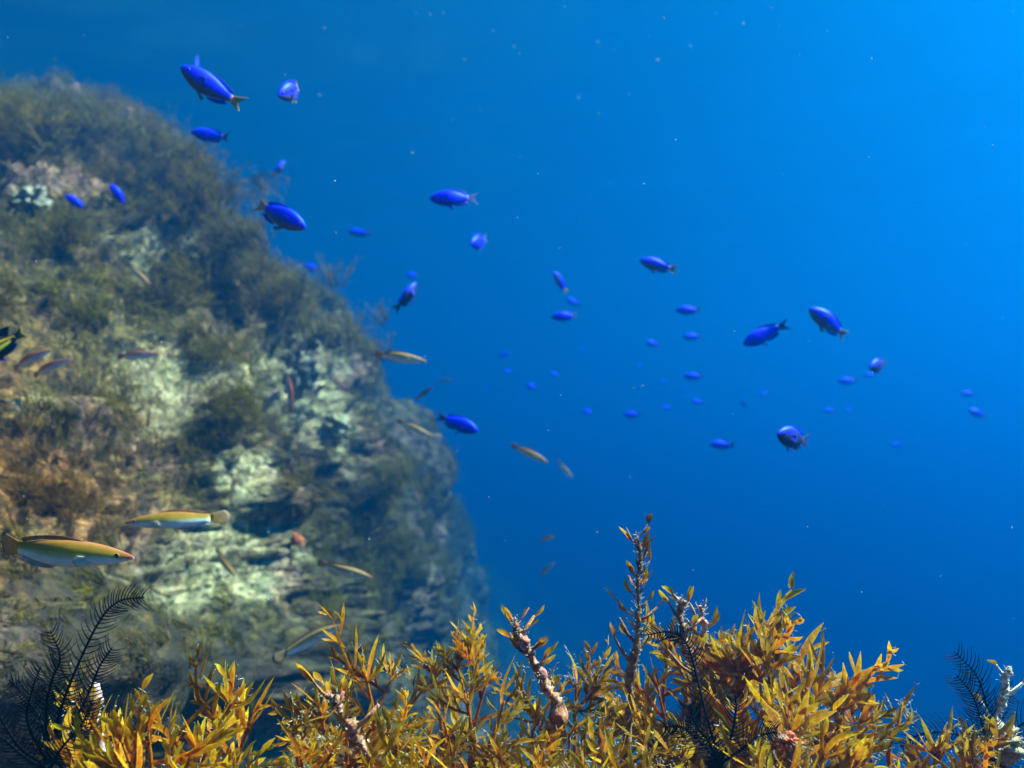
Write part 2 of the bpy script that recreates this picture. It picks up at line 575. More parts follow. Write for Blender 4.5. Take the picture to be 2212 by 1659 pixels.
# ------------------------------------------------------------------ algae on the wall
def tuft_template(seed, ns=30, spread=0.75):
    """unit tuft, z up, height about 1: many thin branching filaments as narrow ribbons"""
    rg = random.Random(seed)
    V, F, Cc = [], [], []

    def ribbon(p, d, L, w, t0, t1, seg, rnd):
        side, up = frame(d)
        a = rg.uniform(0, 6.28)
        side = side * math.cos(a) + up * math.sin(a)
        bend = Vector((rg.uniform(-1, 1), rg.uniform(-1, 1), rg.uniform(-.7, .5))) * 0.35
        o = len(V)
        pts = []
        for i in range(seg + 1):
            t = i / seg
            q_ = p + d * (L * t) + bend * (L * t * t)
            pts.append(q_)
            ww = w * (1 - 0.75 * t)
            V.append(tuple(q_ - side * ww)); V.append(tuple(q_ + side * ww))
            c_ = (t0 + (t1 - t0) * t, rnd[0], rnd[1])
            Cc.append(c_); Cc.append(c_)
        for i in range(seg):
            b = o + 2 * i
            F.append((b, b + 1, b + 3, b + 2))
        return pts
    for s_ in range(ns):
        th, r = rg.uniform(0, 6.28), spread * math.sqrt(rg.random())
        base = Vector((math.cos(th) * r * 0.45, math.sin(th) * r * 0.45, -0.06))
        d = Vector((math.cos(th) * r * 0.9, math.sin(th) * r * 0.9, 1.0)).normalized()
        L = rg.uniform(0.55, 1.05)
        rnd = (rg.random(), rg.random())
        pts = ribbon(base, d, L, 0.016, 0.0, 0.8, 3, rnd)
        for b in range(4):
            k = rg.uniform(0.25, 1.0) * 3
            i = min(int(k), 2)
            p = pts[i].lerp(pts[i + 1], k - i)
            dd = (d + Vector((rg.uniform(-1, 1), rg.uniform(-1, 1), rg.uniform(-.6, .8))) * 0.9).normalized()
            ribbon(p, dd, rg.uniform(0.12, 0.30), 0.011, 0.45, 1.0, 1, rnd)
    return np.array(V), np.array(F), np.array(Cc)


TUFTS = [tuft_template(100 + i) for i in range(6)]


def place_tuft(k, P, n, size, yaw, warmth, squash=1.0):
    V, F, Cc = TUFTS[k]
    n = n / (np.linalg.norm(n) + 1e-9)
    a = np.array([0, 0, 1.0]) if abs(n[2]) < .9 else np.array([1.0, 0, 0])
    x = np.cross(n, a); x /= np.linalg.norm(x)
    y = np.cross(n, x)
    c, s_ = math.cos(yaw), math.sin(yaw)
    X, Y = x * c + y * s_, -x * s_ + y * c
    W_ = P + size * (V[:, :1] * X + V[:, 1:2] * Y + V[:, 2:] * n * squash)
    C2 = Cc.copy()
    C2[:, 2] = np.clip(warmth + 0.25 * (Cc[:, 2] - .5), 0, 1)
    return W_, F, C2


olive = blobs([(250, 260, 260, 110, 1), (330, 390, 190, 100, 1), (110, 510, 130, 60, 1), (420, 650, 340, 80, 1.1), (640, 600, 160, 80, 1), (480, 880, 60, 130, 1), (260, 860, 60, 60, .5),
               (720, 1010, 130, 80, .9), (880, 1080, 120, 170, 1.1), (770, 1170, 110, 130, .9), (120, 1080, 150, 70, .9), (150, 900, 150, 50, .8), (730, 1330, 110, 90, .6), (800, 800, 80, 90, .8),
               (450, 770, 40, 50, .9), (470, 1390, 200, 60, .7), (120, 1430, 220, 110, 1), (60, 1260, 160, 50, .9), (300, 1000, 90, 60, .7), (940, 1150, 70, 150, 1), (30, 1320, 120, 60, .7)])  # lower-left cover added to darken the wall foot in place of shade
olive = np.clip(olive * 1.15 + 0.10 - 0.95 * np.clip(pale - 0.3, 0, 1) - 0.25 * painted_shade, 0, 1) * np.clip(0.75 + 0.9 * fbm(Pw, 5.0, 3, 80), 0.15, 1.4)
vis = front & (px > -420) & (px < 1500) & (py > 40) & (py < 1750)
uu = (np.arange(len(Pw)) % NU)
vis &= uu < NU * 0.83
area = np.linalg.norm(np.cross(np.gradient(WG, axis=1), np.gradient(WG, axis=0)), axis=2).ravel()
depth = Pw @ np.array(CF)
wgt = np.where(vis, olive * area / np.maximum(depth, .8) ** 0.45, 0)
NT = 8000
pick = RNG.choice(len(Pw), NT, replace=False, p=wgt / wgt.sum())
Nn = nW.reshape(-1, 3)
Vs, Fs, Cs, off = [], [], [], 0
for i in pick:
    n = Nn[i] * 0.8 + np.array([0.05, -0.1, 0.45]) + RNG.normal(0, .25, 3)
    size = (0.026 + 0.040 * RNG.random()) * (0.75 + 0.28 * min(depth[i], 3.4))
    wv = 0.62 + 0.30 * fbm(Pw[i:i + 1], 3.0, 2, 90)[0] - 0.5 * warm[i]
    a, f, c = place_tuft(RNG.integers(6), Pw[i], n, size, RNG.random() * 6.28, wv)
    Vs.append(a); Fs.append(f + off); Cs.append(c); off += len(a)
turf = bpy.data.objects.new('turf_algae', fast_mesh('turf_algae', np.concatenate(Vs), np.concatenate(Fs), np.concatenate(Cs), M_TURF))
COL.objects.link(turf)
tag(turf, 'fuzzy olive turf algae carpeting the reef wall', 'algae', kind='stuff')


def nearest_on_wall(x, y):
    d2 = (px - x) ** 2 + (py - y) ** 2
    d2 = np.where(vis, d2, 1e12)
    d2 = np.where(d2 < 900, d2 * 0.001 + depth * 10, d2 + 1e4)
    return int(np.argmin(d2))


BUSHES = [  # px, py, size, label
    (40, 275, .20, 'bluish hazy algae bush on the top left crest of the reef wall'),
    (170, 285, .20, 'hazy algae bush on the crest, left of the largest blue fish'),
    (290, 320, .20, 'hazy algae bush on the crest just below the largest blue fish'),
    (375, 370, .20, 'algae bush at the corner of the crest beside the second blue fish'),
    (425, 440, .19, 'feathery algae bush on the outline below the blue fish with pale tail'),
    (480, 540, .19, 'algae bush on the wall outline beneath the big dark blue fish'),
    (610, 640, .17, 'algae bush on the outline beside the small blue fish touching the wall'),
    (700, 710, .16, 'dark algae bush on the outline left of the dusky upright fish'),
    (130, 520, .13, 'round olive algae bush under the two small blue fish'),
    (330, 640, .14, 'big olive algae bush below the slanting wrasse high on the wall'),
    (520, 640, .16, 'olive algae bush in the middle of the broad green band'),
    (430, 770, .11, 'yellow green algae bush between two pale crusted patches'),
    (480, 900, .11, 'dark upright algae bush in the cleft between the pale patches'),
    (850, 1060, .18, 'dark green algae bush hanging from the wall edge below the blue fish'),
    (860, 1180, .15, 'blackish green algae bush low on the shaded side of the wall'),
    (150, 1090, .08, 'rusty brown algae bush above the two largest wrasses'),
    (60, 1060, .07, 'rusty orange algae bush at the left picture edge'),
]
for k, (x, y, sz, lab) in enumerate(BUSHES):
    i = nearest_on_wall(x, y)
    P0 = Pw[i]
    Vs, Fs, Cs, off = [], [], [], 0
    for j in range(22):
        n = Nn[i] * 0.5 + np.array([0.12, -0.15, 0.75]) + RNG.normal(0, .35, 3)
        pj = P0 + RNG.normal(0, sz * .34, 3) * np.array([1, .6, .6]) - Nn[i] * sz * 0.15
        a, f, c = place_tuft(RNG.integers(6), pj, n, sz * RNG.uniform(.3, .6), RNG.random() * 6.28, 0.62 - 0.5 * warm[i] + RNG.normal(0, .06))
        Vs.append(a - P0); Fs.append(f + off); Cs.append(c); off += len(a)
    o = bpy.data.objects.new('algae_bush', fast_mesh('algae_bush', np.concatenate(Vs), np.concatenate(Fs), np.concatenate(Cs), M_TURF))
    COL.objects.link(o)
    o.location = P0
    tag(o, lab, 'seaweed', 'algae bushes on the reef wall')

# sponges on the wall
for x, y, sz, colr, lab in [
        (640, 1155, .015, (0.45, 0.09, 0.02), 'small orange sponge on the wall above the wrasse by the cliff edge'),
        (655, 805, .075, (0.22, 0.165, 0.085), 'smooth pale grey green sponge lump high on the wall'),
        (725, 905, .045, (0.30, 0.25, 0.12), 'bright pale green sponge knob near the wall edge'),
        (60, 408, .05, (0.24, 0.20, 0.12), 'whitish knob sticking out of the upper left wall')]:
    i = nearest_on_wall(x, y)
    P0 = Vector(Pw[i])
    nn = Vector(Nn[i])
    bm_v, bm_f = [], []
    nu_, nv_ = 72, 40
    for a in range(nv_ + 1):
        th = math.pi * a / nv_
        for b in range(nu_):
            ph = 2 * math.pi * b / nu_
            bm_v.append((math.sin(th) * math.cos(ph), math.sin(th) * math.sin(ph), math.cos(th)))
    A = np.array(bm_v)
    rr = 0.95 + 0.42 * fbm(A, 1.9, 4, int(x), .6) + 0.10 * fbm(A, 9, 2, int(y))
    A = A * rr[:, None] * sz * np.array([1, 1, .75]) 
    for a in range(nv_):
        for b in range(nu_):
            bm_f.append((a * nu_ + b, a * nu_ + (b + 1) % nu_, (a + 1) * nu_ + (b + 1) % nu_, (a + 1) * nu_ + b))
    q_ = nn.to_track_quat('Z', 'Y')
    mb = MB()
    mb.add([q_ @ Vector(p) for p in A], bm_f, [colr] * len(A))
    o = mb.build('sponge', M_CRUST, None, Vector((0, 0, 0)))
    o.location = P0 + nn * sz * 0.1
    tag(o, lab, 'sponge')

# ------------------------------------------------------------------ foreground ledge (below the picture, carries the plants)
lx = np.linspace(-1.1, 1.1, 120)
ly = np.linspace(0.12, 1.15, 70)
LX, LY = np.meshgrid(lx, ly)
Pl = np.stack([LX.ravel(), LY.ravel(), np.zeros(LX.size)], 1)
edge = np.clip((Pl[:, 1] - 0.72) / 0.43, 0, 1)
Pl[:, 2] = -0.315 - 0.05 * np.clip(Pl[:, 0] - .3, 0, 1) + 0.035 * fbm(Pl, 6, 3, 5) + 0.01 * fbm(Pl, 30, 2, 6) - 0.9 * edge ** 1.6
ii, jj = np.meshgrid(np.arange(119), np.arange(69))
q = (jj * 120 + ii).ravel()
Fl = np.stack([q, q + 1, q + 121, q + 120], 1)
Cl = np.stack([np.zeros(len(Pl)), np.full(len(Pl), .5), np.full(len(Pl), .6)], 1)
ledge = bpy.data.objects.new('rock_ledge', fast_mesh('rock_ledge', Pl, Fl, Cl, M_ROCK))
COL.objects.link(ledge)
tag(ledge, 'rock ledge under the golden seaweed in the foreground', 'rock', kind='structure')


def ledge_z(x, y):
    d2 = (Pl[:, 0] - x) ** 2 + (Pl[:, 1] - y) ** 2
    return Pl[int(np.argmin(d2)), 2]


# ------------------------------------------------------------------ golden seaweed
def blade(mb, p, d, nrm, L, w, bend, rnd, seg=6, t0=0.25, t1=1.0):
    d = d.normalized()
    side = d.cross(nrm)
    if side.length < 1e-5:
        side, _ = frame(d)
    side.normalize()
    up = side.cross(d).normalized()
    vs, cs, fs = [], [], []
    sw = random.uniform(-.12, .12)
    tw = random.uniform(-.5, .5)
    edge = []
    for i in range(seg + 1):
        t = i / seg
        c_ = p + d * (L * t) + bend * (L * t * t) + side * (sw * L * math.sin(3.1 * t))
        ww = w * min(1.0, (0.42 + 1.5 * t)) * (1 - t ** 4.5) ** 0.75 + w * 0.05
        ww *= 1 + random.uniform(-.16, .16)
        s2 = side * math.cos(tw * t) + up * math.sin(tw * t)
        u2 = up * math.cos(tw * t) - side * math.sin(tw * t)
        vs += [c_ - s2 * ww + u2 * ww * .28, c_, c_ + s2 * ww + u2 * ww * .28]
        edge.append((vs[-3], -s2)); edge.append((vs[-1], s2))
        tt = t0 + (t1 - t0) * t
        cs += [(tt, rnd[0], rnd[1]), (tt * .8, rnd[0] * .8, rnd[1]), (tt, rnd[0], rnd[1])]
    for i in range(seg):
        b = i * 3
        fs += [(b, b + 1, b + 4, b + 3), (b + 1, b + 2, b + 5, b + 4)]
    mb.add(vs, fs, cs)
    return edge


def leaf(mb, fz, p, d, L, w, fork, fuzz):
    L = min(L, random.uniform(.030, .042))
    x, y = frame(d)
    a = random.uniform(0, 6.28)
    nrm = (x * math.cos(a) + y * math.sin(a) + Vector((0, -1.0, .5))).normalized()
    bend = Vector((random.uniform(-.3, .3), random.uniform(-.3, .3), random.uniform(-.15, .35)))
    rnd = (random.random(), random.random())
    e = blade(mb, p, d, nrm, L, w, bend, rnd)
    if fork:
        side = d.cross(nrm).normalized()
        for sg in ((1, -1) if fork > 1 else (random.choice((1, -1)),)):
            t = random.uniform(.28, .5)
            q_ = p + d * (L * t) + bend * (L * t * t)
            dd = (d + side * sg * random.uniform(.5, .9) + bend * t).normalized()
            e += blade(mb, q_, dd, nrm, L * random.uniform(.35, .55), w * .75, bend * .6, rnd, 5, .45)
    if fuzz > 0:
        for (q_, s2) in e:
            if random.random() < fuzz:
                hair(fz, q_, (s2 + Vector((random.uniform(-.6, .6), random.uniform(-.6, .6), random.uniform(0, 1.1)))))
    return e


def pinna(mb, fz, p, d, L, w, fuzz):
    L = min(L, random.uniform(.042, .056))
    """flat forking blade: a narrow axis with alternate linear lobes and a forked tip"""
    x, y = frame(d)
    a = random.uniform(0, 6.28)
    nrm = (Vector((random.uniform(-.8, .8), -1, random.uniform(-.5, .9)))).normalized()
    side = d.cross(nrm).normalized()
    bend = side * random.uniform(-.3, .3) + nrm * random.uniform(-.3, .3) + Vector((0, 0, random.uniform(0, .25)))
    rnd = (random.random(), random.random())
    e = blade(mb, p, d, nrm, L, w * .46, bend, rnd, 6, .1, .85)
    n = random.randint(5, 9)
    sg = random.choice((1, -1))
    for j in range(n):
        t = .16 + .80 * (j + random.uniform(-.25, .25)) / (n - 1) if n > 1 else .5
        t = min(.97, max(.1, t))
        q_ = p + d * (L * t) + bend * (L * t * t)
        sg = -sg
        ang = random.uniform(.45, .95) - .25 * t
        td = (d + bend * 2 * t).normalized()
        dd = (td * math.cos(ang) + side * sg * math.sin(ang) + nrm * random.uniform(-.2, .2)).normalized()
        l = L * random.uniform(.30, .60) * (1.1 - .55 * t)
        e += blade(mb, q_, dd, nrm, l, w * random.uniform(.36, .58), bend * .8, rnd, 4, .4)
        if random.random() < .55:
            q2 = q_ + dd * l * .45
            d2 = (dd + side * sg * random.choice((-.8, .8))).normalized()
            e += blade(mb, q2, d2, nrm, l * .5, w * .32, bend * .6, rnd, 3, .6)
    if fuzz > 0:
        for (q_, s2) in e:
            if random.random() < fuzz * .5:
                hair(fz, q_, (s2 + Vector((random.uniform(-.6, .6), random.uniform(-.6, .6), random.uniform(0, 1.1)))))


def spray(mb, fz, p, d, L, w, n, fuzz):
    """a fan of narrow blades from one point"""
    for k in range(n):
        u = (k + .5) / n * 2 - 1
        dd = (d + CR * u * random.uniform(.8, 1.7) + CF * random.uniform(-.5, .5) + CU * random.uniform(-.15, .3)).normalized()
        leaf(mb, fz, p - d * random.uniform(0, .012), dd, L * random.uniform(.55, 1.1) * (1.1 - .35 * abs(u)), w * random.uniform(.55, .95), random.choice((0, 0, 1, 1, 2)), fuzz)


def hair(fz, p, d):
    d = d.normalized()
    L = random.uniform(.0012, .0042)
    x, y = frame(d)
    r = random.uniform(.00012, .00026)
    b = Vector((random.uniform(-1, 1), random.uniform(-1, 1), random.uniform(-.5, 1))) * L * .4
    q1, q2 = p + d * L * .55 + b * .3, p + d * L + b
    g = random.uniform(.28, .52)
    c_ = (g, g * .93, g * .68)
    vs = [p - x * r, p + x * r, q1 - y * r, q1 + y * r, q2 - x * r * .8, q2 + x * r * .8]
    fs = [(0, 1, 3, 2), (2, 3, 5, 4)]
    if random.random() < .35:                     # a little bead at the end
        k = r * 2.6
        vs += [q2 + x * k, q2 - x * k, q2 + y * k, q2 - y * k, q2 + d * k, q2 - d * k]
        fs += [(6, 8, 10), (8, 7, 10), (7, 9, 10), (9, 6, 10), (8, 6, 11), (7, 8, 11), (9, 7, 11), (6, 9, 11)]
    fz.add(vs, fs, [c_] * len(vs))


STEM_C = lambda t: (0.22 + .18 * t, 0.036 + .070 * t, 0.004 + .004 * t)


def shoot(st, fr, fz, pts, leafL=.026, leafW=.0024, dens=1.0, fuzz=.12, r0=.0030, start=.34, branch=1.0, spread=1.0, pin=1.0):
    leafW *= 1.0
    leafL *= 1.32
    ctr = spline(pts, 22)
    total = sum((ctr[i + 1] - ctr[i]).length for i in range(21))
    rr_ = [r0 * (1 - .72 * i / 21) * random.uniform(.88, 1.12) for i in range(22)]
    cut = max(4, int(start * 21) - 1)
    tube(st, ctr[:cut + 1], rr_[:cut + 1], STEM_C, 6)
    tube(fr, ctr[cut:], rr_[cut:], lambda t: (.03 + .35 * t, .45, .4), 6)
    nl = int(total * (1 - start) / .025 * dens)
    az = random.uniform(0, 6.28)
    for k in range(nl):
        t = start + (1 - start) * (k + random.uniform(-.3, .3)) / nl
        f = max(0, min(.999, t)) * 21
        i = int(f)
        p = ctr[i].lerp(ctr[min(i + 1, 21)], f - i)
        tan = (ctr[min(i + 1, 21)] - ctr[max(i - 1, 0)]).normalized()
        x, y = frame(tan)
        az += 2.4 + random.uniform(-.5, .5)
        out_ = x * math.cos(az) + y * math.sin(az)
        out_ = (out_ + CR * (.9 if out_.x > 0 else -.9)).normalized()
        ang = (random.uniform(.75, 1.75) - .6 * max(0, t - .6)) * spread
        d = (tan * math.cos(ang) + out_ * math.sin(ang) + Vector((0, 0, .15))).normalized()
        if random.random() < .24 * branch and t < .93:
            bl = random.uniform(.022, .055) * (1.15 - .5 * t)
            bend = Vector((0, 0, random.uniform(0, .4)))
            bp = [p + d * bl * u + bend * bl * u * u for u in (0, .25, .5, .75, 1)]
            tube(fr, bp, [r0 * .55 * (1 - .15 * j) for j in range(5)], lambda s_: (.12 + .2 * s_, .5, .5), 5)
            spray(fr, fz, bp[4], (bp[4] - bp[3]).normalized(), leafL * .7, leafW * .9, random.randint(3, 6), fuzz)
            for j in range(random.randint(3, 5)):
                u = .25 + .7 * (j + 1) / 6
                m = min(3, int(u * 4))
                q_ = bp[m].lerp(bp[m + 1], u * 4 - m)
                td = (bp[m + 1] - bp[m]).normalized()
                xx, yy = frame(td)
                a2 = random.uniform(0, 6.28)
                g = random.uniform(.3, .85)
                dd_ = (td * math.cos(g) + (xx * math.cos(a2) + yy * math.sin(a2)) * math.sin(g)).normalized()
                if random.random() < .6 * pin:
                    pinna(fr, fz, q_, dd_, leafL * random.uniform(.7, 1.2), leafW * 1.15, fuzz)
                else:
                    leaf(fr, fz, q_, dd_, leafL * random.uniform(.35, .75), leafW * random.uniform(.55, .9), random.choice((0, 0, 1)), fuzz)
        else:
            l = leafL * random.uniform(.65, 1.3) * (1.12 - .35 * t)
            if random.random() < .78 * pin:
                pinna(fr, fz, p, d, l * random.uniform(1.2, 1.9), leafW * 1.35, fuzz)
            else:
                leaf(fr, fz, p, d, l * 1.2, leafW * random.uniform(.7, 1.15), random.choice((0, 0, 1, 2)), fuzz)
    spray(fr, fz, ctr[21], (ctr[21] - ctr[19]).normalized(), leafL * .85, leafW * .8, random.randint(4, 7), fuzz)
    if fuzz:
        for k in range(int(nl * fuzz * 5)):
            f = random.random() * 20.9
            i = int(f)
            hair(fz, ctr[i].lerp(ctr[i + 1], f - i), Vector((random.uniform(-1, 1), random.uniform(-1, 1), random.uniform(-.5, 1))))


def plant(base_px, base_d, tips, label, name='golden_seaweed', **kw):
    """tips: (px, py, depth[, bow in px]) of each shoot; all shoots start at one holdfast on the ledge"""
    b = at(base_px, 1659, base_d)
    b.z = ledge_z(b.x, b.y) + .004
    root = empty(name, b)
    tag(root, label, 'seaweed', 'golden seaweeds growing on the foreground ledge')
    st, fz = MB(), MB()
    for j, tp in enumerate(tips):
        o = dict(kw)
        if len(tp) > 4: o.update(tp[4])
        bow = tp[3] if len(tp) > 3 else 0
        lf = o.get('leafL', .026)
        T = at(tp[0], tp[1] + 0.95 * lf * FPX / tp[2], tp[2])
        m1 = b.lerp(T, .35) + CR * (bow / FPX * tp[2]) + Vector((random.uniform(-.012, .012), random.uniform(-.012, .012), .015))
        m2 = b.lerp(T, .7) + CR * (bow * .8 / FPX * tp[2]) + Vector((random.uniform(-.012, .012), random.uniform(-.012, .012), .012))
        fr = MB()
        shoot(st, fr, fz, [b, m1, m2, T], **o)
        fr.build('frond', M_LEAF, root)
    # holdfast
    for k in range(7):
        a = k * .9
        e_ = b + Vector((math.cos(a) * .02, math.sin(a) * .02, -.008))
        tube(st, [b + Vector((0, 0, .01)), b.lerp(e_, .5) + Vector((0, 0, .004)), e_], [.003, .0025, .0012], (.12, .04, .01), 5)
    st.build('stem', M_STEM, root)
    if fz.v:
        fz.build('pale_fuzz', M_FUZZ, root)
    return root


big = dict(leafL=.036, leafW=.0033, pin=.3)
plant(330, .56, [(320, 1445, .50, 10, dict(big, dens=.7)), (375, 1465, .52, 0, dict(big, dens=.7)), (500, 1425, .54, 30), (540, 1470, .55, 40), (250, 1500, .50, -20, dict(dens=.8)),
                 (440, 1520, .52), (230, 1590, .48, -20), (300, 1580, .47), (420, 1600, .46), (490, 1640, .47), (340, 1640, .45), (470, 1470, .56)],
      'golden seaweed bush at lower left with long upright blades beside the feather star', leafL=.028, leafW=.0028, fuzz=.10)
plant(760, .60, [(790, 1385, .60, 0), (850, 1390, .62, 10), (690, 1450, .57, -20), (640, 1490, .56, -30, dict(fuzz=.3, dens=.7)), (740, 1430, .60), (900, 1420, .64, 20), (650, 1560, .53, -20, dict(dens=.6)),
                 (720, 1540, .53), (800, 1500, .55), (860, 1540, .55), (770, 1610, .50), (680, 1640, .49, -10, dict(dens=.6)), (880, 1620, .50)],
      'bushy golden seaweed left of centre with a fan of fine pointed tips', leafL=.023, leafW=.0021, fuzz=.12)
plant(1010, .62, [(985, 1350, .63, 10), (940, 1360, .64, -10), (1055, 1385, .62, 5), (1010, 1420, .60), (1090, 1440, .60, 10), (960, 1480, .57), (1060, 1510, .56), (920, 1570, .53), (1000, 1590, .50),
                  (1090, 1580, .52), (1040, 1640, .47), (950, 1650, .48)],
      'golden seaweed in the middle topped by one sharp upright blade', leafL=.025, leafW=.0022, fuzz=.10)
plant(1220, .62, [(1245, 1400, .62, 0, dict(fuzz=.35, dens=.6)), (1195, 1420, .61, -10), (1290, 1395, .64, 10, dict(fuzz=.4, dens=.7)), (1150, 1500, .57), (1230, 1510, .57), (1300, 1480, .58), (1180, 1590, .51),
                  (1270, 1590, .52), (1130, 1640, .48), (1230, 1645, .47), (1320, 1560, .54)],
      'golden seaweed with forked fuzzy tips right of the pink topped stalk', leafL=.024, leafW=.0022, fuzz=.2)
plant(1440, .62, [(1450, 1300, .62, 0, dict(fuzz=.35)), (1530, 1340, .62, 10, dict(fuzz=.3)), (1420, 1400, .60), (1490, 1370, .61), (1570, 1360, .61), (1490, 1440, .60), (1560, 1400, .61), (1380, 1510, .57), (1460, 1540, .55), (1540, 1520, .55), (1400, 1600, .50),
                  (1500, 1620, .49), (1350, 1640, .47), (1440, 1650, .46)],
      'dense golden seaweed round the pink encrusted stalks right of the tall stalk', leafL=.026, leafW=.0026, fuzz=.2)
plant(1660, .58, [(1595, 1325, .58, -10, big), (1665, 1315, .58, 0, big), (1715, 1340, .59, 10, big), (1770, 1385, .58, 15, big), (1640, 1350, .57), (1690, 1370, .58), (1740, 1400, .57), (1800, 1480, .57, 20), (1590, 1450, .56), (1700, 1450, .54), (1780, 1520, .54, 10), (1840, 1540, .55, 20),
                  (1620, 1540, .52), (1700, 1560, .50), (1770, 1600, .49), (1640, 1620, .47), (1720, 1645, .46), (1560, 1590, .50), (1820, 1630, .49)],
      'largest golden seaweed clump at right with broad pale edged blades', leafL=.032, leafW=.0032, fuzz=.2)
plant(1900, .60, [(1825, 1420, .60, 0, dict(dens=.35, leafL=.03, leafW=.0036, fuzz=.3)), (1865, 1430, .60, 5, dict(dens=.35, leafL=.03, leafW=.0036, fuzz=.3)), (1945, 1480, .60, 10, dict(dens=.4, fuzz=.6)), (1880, 1560, .57, 0, dict(dens=.5, fuzz=.5)),
                  (1990, 1590, .58, 10, dict(dens=.4, fuzz=.5)), (1930, 1610, .54, 0, dict(dens=.5))],
      'sparse thin seaweed with fuzzy stems near the right edge', leafL=.024, leafW=.0022, fuzz=.4, branch=.5)
plant(2080, .60, [(2010, 1515, .58, -10, dict(dens=.6, leafL=.034)), (2040, 1530, .58, 0, dict(dens=.8)), (2080, 1590, .56), (2150, 1610, .57, 10), (2100, 1650, .54)],
      'golden seaweed tuft in front of the feather star in the lower right corner', leafL=.028, leafW=.0028, fuzz=.25)
plant(500, .49, [(250, 1680, .45), (430, 1690, .42), (740, 1690, .44), (850, 1690, .46), (960, 1700, .46), (1100, 1700, .46)],
      'low golden seaweed along the bottom picture edge, left half', leafL=.026, leafW=.0026, fuzz=.15)
plant(1480, .49, [(1180, 1700, .46), (1300, 1700, .46), (1420, 1700, .46), (1530, 1690, .46), (1650, 1700, .46), (1760, 1690, .47), (1850, 1690, .43)],
      'low golden seaweed along the bottom picture edge, right half', leafL=.026, leafW=.0026, fuzz=.15)


# ------------------------------------------------------------------ encrusted stalks
def stalk(pxs, rad, cols, label, name='encrusted_stalk', twigs=0, twig_side=None, fuzz=60, leafy=True, rough=.35, crook=1.1):
    pts = [at(*p) for p in pxs]
    base = pts[0].copy()
    gz = ledge_z(base.x, base.y)
    pts = [Vector((base.x, base.y, gz))] + pts
    root = empty(name, pts[0])
    tag(root, label, 'stalk', 'encrusted stalks among the golden seaweed')
    n = 60
    ctr = spline(pts, n)
    jx = [random.uniform(-1, 1) for i in range(n)]
    jy = [random.uniform(-1, 1) for i in range(n)]
    sm = lambda a_, i: sum(a_[max(0, min(n - 1, i + k))] for k in range(-3, 4)) / 4
    ctr = [p + CR * sm(jx, i) * rad[0] * crook + CU * sm(jy, i) * rad[0] * .4 * crook for i, p in enumerate(ctr)]
    mb, fz, tw = MB(), MB(), MB()
    rn = [random.uniform(-.7, 1.0) for i in range(n)]
    rn = [(rn[max(i - 2, 0)] + rn[max(i - 1, 0)] + rn[i] + rn[min(i + 1, n - 1)] + rn[min(i + 2, n - 1)]) / 2.8 for i in range(n)]
    rads = [(rad[0] + (rad[1] - rad[0]) * i / (n - 1)) * (1 + rough * rn[i]) * (1 if i < n - 3 else .8 - .2 * (i - n + 3)) for i in range(n)]
    cur = [random.choice(cols)]

    def cc(t):
        if random.random() < .45: cur[0] = random.choice(cols)
        return cur[0]
    tube(mb, ctr, rads, cc, 9, rough * .5)
    mb.c = [random.choice(cols) if random.random() < .55 else c_ for c_ in mb.c]
    mb.build('stalk', M_CRUST, root)
    for k in range(fuzz):
        i = random.randint(n // 4, n - 1)
        x, y = frame(ctr[i] - ctr[i - 1])
        a = random.uniform(0, 6.28)
        o_ = x * math.cos(a) + y * math.sin(a)
        hair(fz, ctr[i] + o_ * rads[i] * .8, o_ + Vector((0, 0, .5)))
    if fuzz: fz.build('pale_fuzz', M_FUZZ, root)
    st = MB()
    for k in range(twigs):
        t = .42 + .58 * (k + .5) / twigs
        i = int(t * (n - 1))
        sg = 1 if k % 2 else -1
        d = (CR * sg * random.uniform(.6, 1) + CU * random.uniform(.4, 1.0) + CF * random.uniform(-.4, .4)).normalized()
        L = random.uniform(.006, .022) * (1.3 - .75 * t)
        pp = [ctr[i], ctr[i] + d * L * .5, ctr[i] + d * L + CU * L * .25]
        tube(st, pp, [rads[i] * .55, rads[i] * .45, rads[i] * .3], lambda s_: random.choice(cols), 6, .25)
        if leafy:
            for m in range(random.randint(1, 3)):
                dd = (d + CU * random.uniform(0, .9) + CR * random.uniform(-.5, .5)).normalized()
                leaf(tw, fz, pp[random.choice((1, 2))], dd, random.uniform(.005, .012), random.uniform(.0012, .0019), 0, .5)
    if st.v: st.build('twig', M_CRUST, root)
    if tw.v: tw.build('leaf', M_LEAF, root)
    return root


PINK = [(.46, .15, .10), (.40, .10, .07), (.50, .27, .20), (.26, .07, .02), (.08, .025, .008), (.40, .17, .06), (.30, .12, .03), (.16, .05, .015)]
BROWN = [(.15, .055, .018), (.22, .085, .02), (.10, .035, .012), (.28, .13, .05), (.18, .10, .03), (.32, .20, .10)]
WHITEP = [(.40, .24, .22), (.36, .15, .12), (.42, .34, .30), (.34, .20, .17)]
stalk([(1352, 1600, .60), (1362, 1450, .60), (1380, 1330, .60), (1382, 1240, .60), (1380, 1155, .60)], (.0027, .0011), BROWN, 'tall thin brown stalk standing highest above the seaweed', 'tall_seaweed_stalk', twigs=20, fuzz=240, rough=.55)
stalk([(1215, 1600, .57), (1185, 1490, .57), (1150, 1420, .57), (1128, 1375, .57), (1108, 1335, .57)], (.0025, .0020), PINK, 'crooked pinkish stalk with a flared broken tip near the centre', twigs=8, fuzz=190, rough=1.0)
stalk([(800, 1700, .52), (765, 1590, .51), (735, 1530, .51), (705, 1500, .51)], (.0030, .0022), PINK, 'knobbly pink and black stalk leaning left in the left centre seaweed', twigs=7, fuzz=130, rough=1.0)
